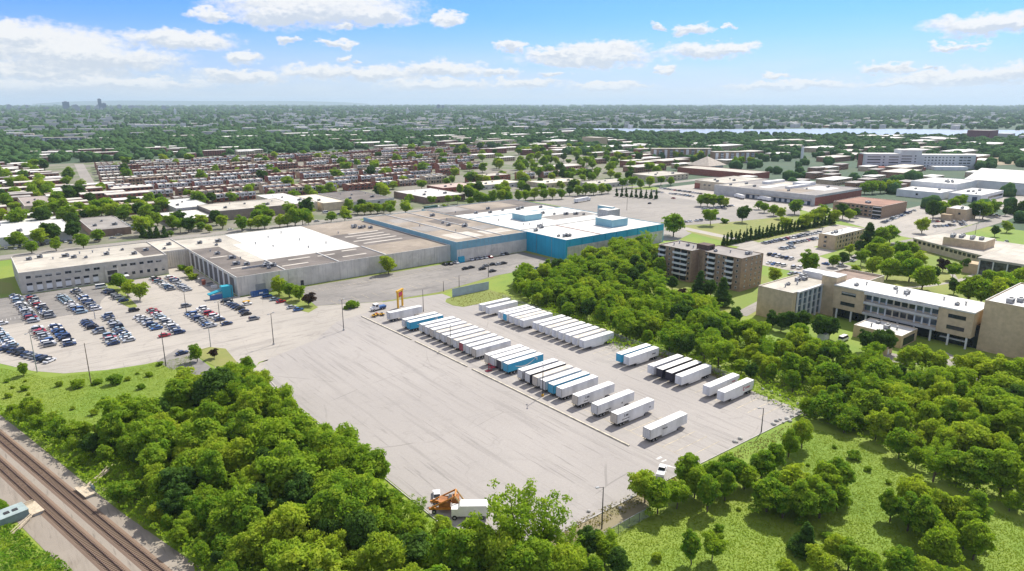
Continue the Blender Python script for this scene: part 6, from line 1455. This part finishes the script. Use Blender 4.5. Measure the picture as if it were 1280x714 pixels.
lamp(563.3, 434, 8.3, 'double lamp in front of the tight block of ten trailers', 2, ori=.8, base=True)
lamp(574, 359, 6, 'slim pole at the left end of the pale blue wall', 0)
lamp(554.5, 364.6, 5.2, 'slim pole on the grass verge left of the blue wall', 0)
lamp(610.5, 346.5, 8, 'pole at the right end of the pale blue wall', 0)
lamp(46.6, 465.4, 14.3, 'tall pale lamp post rising from the grass edge at the left', 2, STEEL, .6)
lamp(114.2, 481.3, 14.6, 'tall wooden pole on the grass slope', 0, WOOD)
lamp(207.5, 457.8, 12.8, 'dark pole above the driveway at the front of the lot', 0, POLE)
lamp(275.6, 405, 9.8, 'double lamp among the car rows by the canopy', 2, POLE, .4)
lamp(233, 390, 9, 'dark lamp next to the grey tall car by the courtyard', 1, POLE, 1)
lamp(263.5, 434, 8.5, 'pale lamp behind the twiggy bush', 1, STEEL, .4)
lamp(291, 379, 9, 'dark pole in front of the turquoise canopy', 0)
lamp(119, 399, 8, 'pale pole behind the dark tall cars', 0, STEEL)
lamp(678.3, 495.6, 10.5, 'tall double lamp with yellow foot in front of the group of six trailers', 2, POLE, .9, base=2)
lamp(951.4, 541, 7.5, 'single lamp at the right yard edge below the last trailers', 1, POLE, 2.6)
lamp(752.2, 661, 10.2, 'single lamp beside the chain-link fence at the bottom', 1, POLE, 2.7)
lamp(783.5, 263, 12, 'tall thin mast behind the teal hall', 0)
lamp(932.5, 295, 8, 'thin pole on the lawn in front of the conifer hedge', 0)
lamp(1028, 288, 13, 'thin mast beside the tan residence block', 0)
lamp(1219, 292.5, 8, 'wooden pole by the road above the curved library', 0, WOOD)
lamp(1223, 279, 9, 'pale lamp by the road above the curved library', 1, STEEL, 1)

# ---- machines at the lower yard edge
t = thing('orange_machine', 'orange steel-framed machine with brown booms behind the treetops at the bottom', 'construction machine', (*U(560, 637), .06), R(-38))
BR = M('rusty_orange', (.32, .12, .03), .7, .2, 1)
for s in (-1.5, 1.5):
    MB().box(-4.2, s - .18, .9, 4.2, s + .18, 1.4).build('beam', ORA, t); MB().tube((-3.6, s, 1.4), (1.8, s, 4.2), .2, n=6).build('boom', ORA, t); MB().tube((3.6, s, 1.4), (1.8, s, 4.2), .2, n=6).build('strut', M('cream_boom', (.6, .42, .2)), t)
    for wx in (-3, 2.8): put('wheel', TWHEEL, t, (wx, s * 1.1, .55))
MB().box(-2.0, -1.3, 1.0, .6, 1.3, 2.7).build('engine_housing', BR, t); MB().box(1.0, -1.0, 1.4, 2.6, 1.0, 3.4).build('cab', BR, t); MB().tube((1.8, -1.5, 4.2), (1.8, 1.5, 4.2), .2, n=6).build('top_beam', ORA, t); MB().box(.2, -.9, 2.75, .9, .9, 3.3).build('hopper', DARK, t)
t = thing('box_body_truck', 'white box truck with rounded roof and one small window behind the treetops', 'truck', (*U(592, 646), .06), R(-38))
m = MB(); m.side([(-3.3, .9), (3.3, .9), (3.3, 3.0), (2.9, 3.5), (-2.9, 3.5), (-3.3, 3.0)], -1.35, 1.35); m.build('body', WHITE, t)
MB().box(3.303, -.5, 2.0, 3.36, .5, 2.8).build('window', GLASS, t); MB().box(-4.9, -1.15, .7, -3.32, 1.15, 2.6).build('cab', WHITE, t)
for wx in (-4.2, 2.0):
    for s in (-1.1, 1.1): put('wheel', TWHEEL, t, (wx, s, .52))
# ---- fence, rocks, rubble
t = thing('chain_link_fence', 'short chain-link fence on the bank below the yard corner lamp', 'fence', (92, 85.5, 0), 0)
fm = bpy.data.materials.new('chain_link'); fm.use_nodes = True; ft = NT(fm.node_tree); ft.n.clear()
fd = ft.add('ShaderNodeBsdfDiffuse'); fd.inputs[0].default_value = (.36, .38, .37, 1); fp = ft.add('ShaderNodeBsdfTransparent'); fx = ft.add('ShaderNodeMixShader'); fx.inputs[0].default_value = .42
ft.l.new(fp.outputs[0], fx.inputs[1]); ft.l.new(fd.outputs[0], fx.inputs[2]); fo = ft.add('ShaderNodeOutputMaterial'); ft.l.new(fx.outputs[0], fo.inputs[0])
for i in range(6): MB().tube((i * 3.4, 0, 0), (i * 3.4, 0, 2.6), .06, n=6).build('post', POLE, t)
MB().quad((0, -.02, .05), (17, -.02, .05), (17, -.02, 2.5), (0, -.02, 2.5)).build('mesh_panel', fm, t); MB().tube((0, 0, 2.55), (17, 0, 2.55), .045, n=5).build('top_rail', STEEL, t)
t = thing('chain_link_fence', 'long dark chain-link fence along the wood behind the far trailers', 'fence', (191.8, 120, 0), R(90))
for i in range(32): MB().tube((i * 4, 0, 0), (i * 4, 0, 2.4), .06, n=5).build('post', POLE, t)
MB().quad((0, 0, .05), (124, 0, .05), (124, 0, 2.3), (0, 0, 2.3)).build('mesh_panel', fm, t); MB().tube((0, 0, 2.4), (124, 0, 2.4), .04, n=5).build('top_rail', STEEL, t)
rk = []
for s in range(4):
    v, f = I2; rs2 = np.random.RandomState(60 + s); rk.append(np_mesh('boulder', v * (1 + rs2.uniform(-.25, .25, (len(v), 1))) * np.array([1, .8, .6]), f, CONC))
rg = random.Random(9)
for i, (px, py) in enumerate([(971, 527), (975, 525), (979, 529), (984, 524), (990, 521), (996, 518), (1001, 516), (967, 531), (1006, 519), (987, 527), (998, 506), (984, 500), (975, 495), (965, 491), (953, 487), (906, 469), (899, 459), (780, 424), (776, 421), (772, 419), (768, 424), (784, 427), (925, 549), (919, 553), (790, 622), (736, 640), (775, 636)]):
    x, y = U(px, py); o = put('boulder', rk[i % 4], None, (x, y, .25)); s = rg.uniform(.45, 1.0); o.scale = (s, s, s); o.rotation_euler = (0, 0, rg.uniform(0, 6)); tag(o, 'pale boulder lying along the edge of the trailer yard', 'boulder', 'boulders along the yard edge')
for i, (px, py) in enumerate([(30, 395), (77, 404), (85, 399), (250, 412), (330, 413)][:2]):
    pass
# ---- wooden stop platforms by the railway
PLY = M('pale_boards', (.50, .42, .31), .9, .12, 2); TEP = M('teal_panel', (.20, .27, .26), .7, .06, .5)
t = thing('rail_platform', 'small wooden platform with ramp and teal panel right of the tracks under the trees', 'platform', (11.9, 176.6, .05), math.atan2(RT.y, RT.x))
MB().box(-3.2, -1.2, .5, 3.2, 1.2, .7).build('deck', PLY, t); MB().box(-3, -1, 0, -2.8, 1, .5).box(2.8, -1, 0, 3, 1, .5).build('support', CONC, t)
for s in (1.6, 3.0):
    MB().tube((-1.5, s, .75), (-4.6, s + 5.5, 2.3), .1, n=5).build('handrail', PLY, t); MB().tube((-1.5, s, .0), (-1.5, s, 1.1), .07, n=5).build('post', PLY, t)
m = MB(); m.quad((-2.6, 1.2, .6), (-.6, 1.2, .6), (-3.6, 7, 1.4), (-5.6, 7, 1.4)); m.build('ramp', PLY, t)
MB().box(-.4, 1.4, .05, 1.9, 1.5, 1.7).build('side_panel', TEP, t)
for k in (0.6, 1.1): MB().tube((2.8, 1.3, k), (5.2, 8.0, k), .05, n=5).build('rail_bar', PLY, t)
for k in range(4): MB().tube((2.8 + .8 * k, 1.3 + 2.2 * k, 0), (2.8 + .8 * k, 1.3 + 2.2 * k, 1.2), .05, n=5).build('rail_post', TEP, t)
t = thing('rail_platform', 'wooden platform with teal shelter left of the tracks by the weedy bank', 'platform', (1.5, 175.6, .05), math.atan2(RT.y, RT.x))
MB().box(-3.0, -1.3, .5, 3.0, 1.3, .7).build('deck', PLY, t); MB().box(-2.8, -1, 0, -2.6, 1, .5).box(2.6, -1, 0, 2.8, 1, .5).build('support', CONC, t)
MB().box(-2.2, -6.8, .05, 2.0, -1.4, 1.9).build('shelter_body', TEP, t); MB().box(-2.4, -6.9, 1.903, 2.2, -1.32, 2.0).build('shelter_roof', M('pale_teal', (.30, .37, .36), .6, .08, .6), t)
for s in (-3.4, -5.0): MB().box(-.3, s - .5, 2.003, .7, s + .5, 2.16).build('roof_hatch', DARK, t)
for s in (-2.5, -3.2): MB().box(s - .09, -8, .9, s + .09, 1, 1.08).build('beam', PLY, t)
for s in (2.5, 3.4): MB().tube((s, -1.2, .9), (s + 4.5, -6.5, .9), .08, n=5).build('handrail', PLY, t)
m = MB(); m.quad((2.4, -1.3, .6), (3.5, -1.3, .6), (8, -6.6, .1), (6.9, -6.6, .1)); m.build('ramp', PLY, t)
for k in range(4): MB().tube((3.0 + 1.3 * k, -1.3 - 1.6 * k, 0), (3.0 + 1.3 * k, -1.3 - 1.6 * k, .95), .06, n=5).build('post', PLY, t)

# ------------------------------------------------------------------ the air: far things fade to blue
hz = bpy.data.materials.new('haze_air'); hz.use_nodes = True
t = NT(hz.node_tree); t.n.clear()
pv = t.add('ShaderNodeVolumePrincipled'); pv.inputs['Color'].default_value = (0.70, 0.88, 1.0, 1); pv.inputs['Density'].default_value = 5.0e-5; pv.inputs['Anisotropy'].default_value = 0.15
o = t.add('ShaderNodeOutputMaterial'); t.l.new(pv.outputs[0], o.inputs['Volume'])
hb = MB().box(-46000, -46000, -1.0, 46000, 46000, 300)
tag(hb.build('haze', hz), kind='stuff')
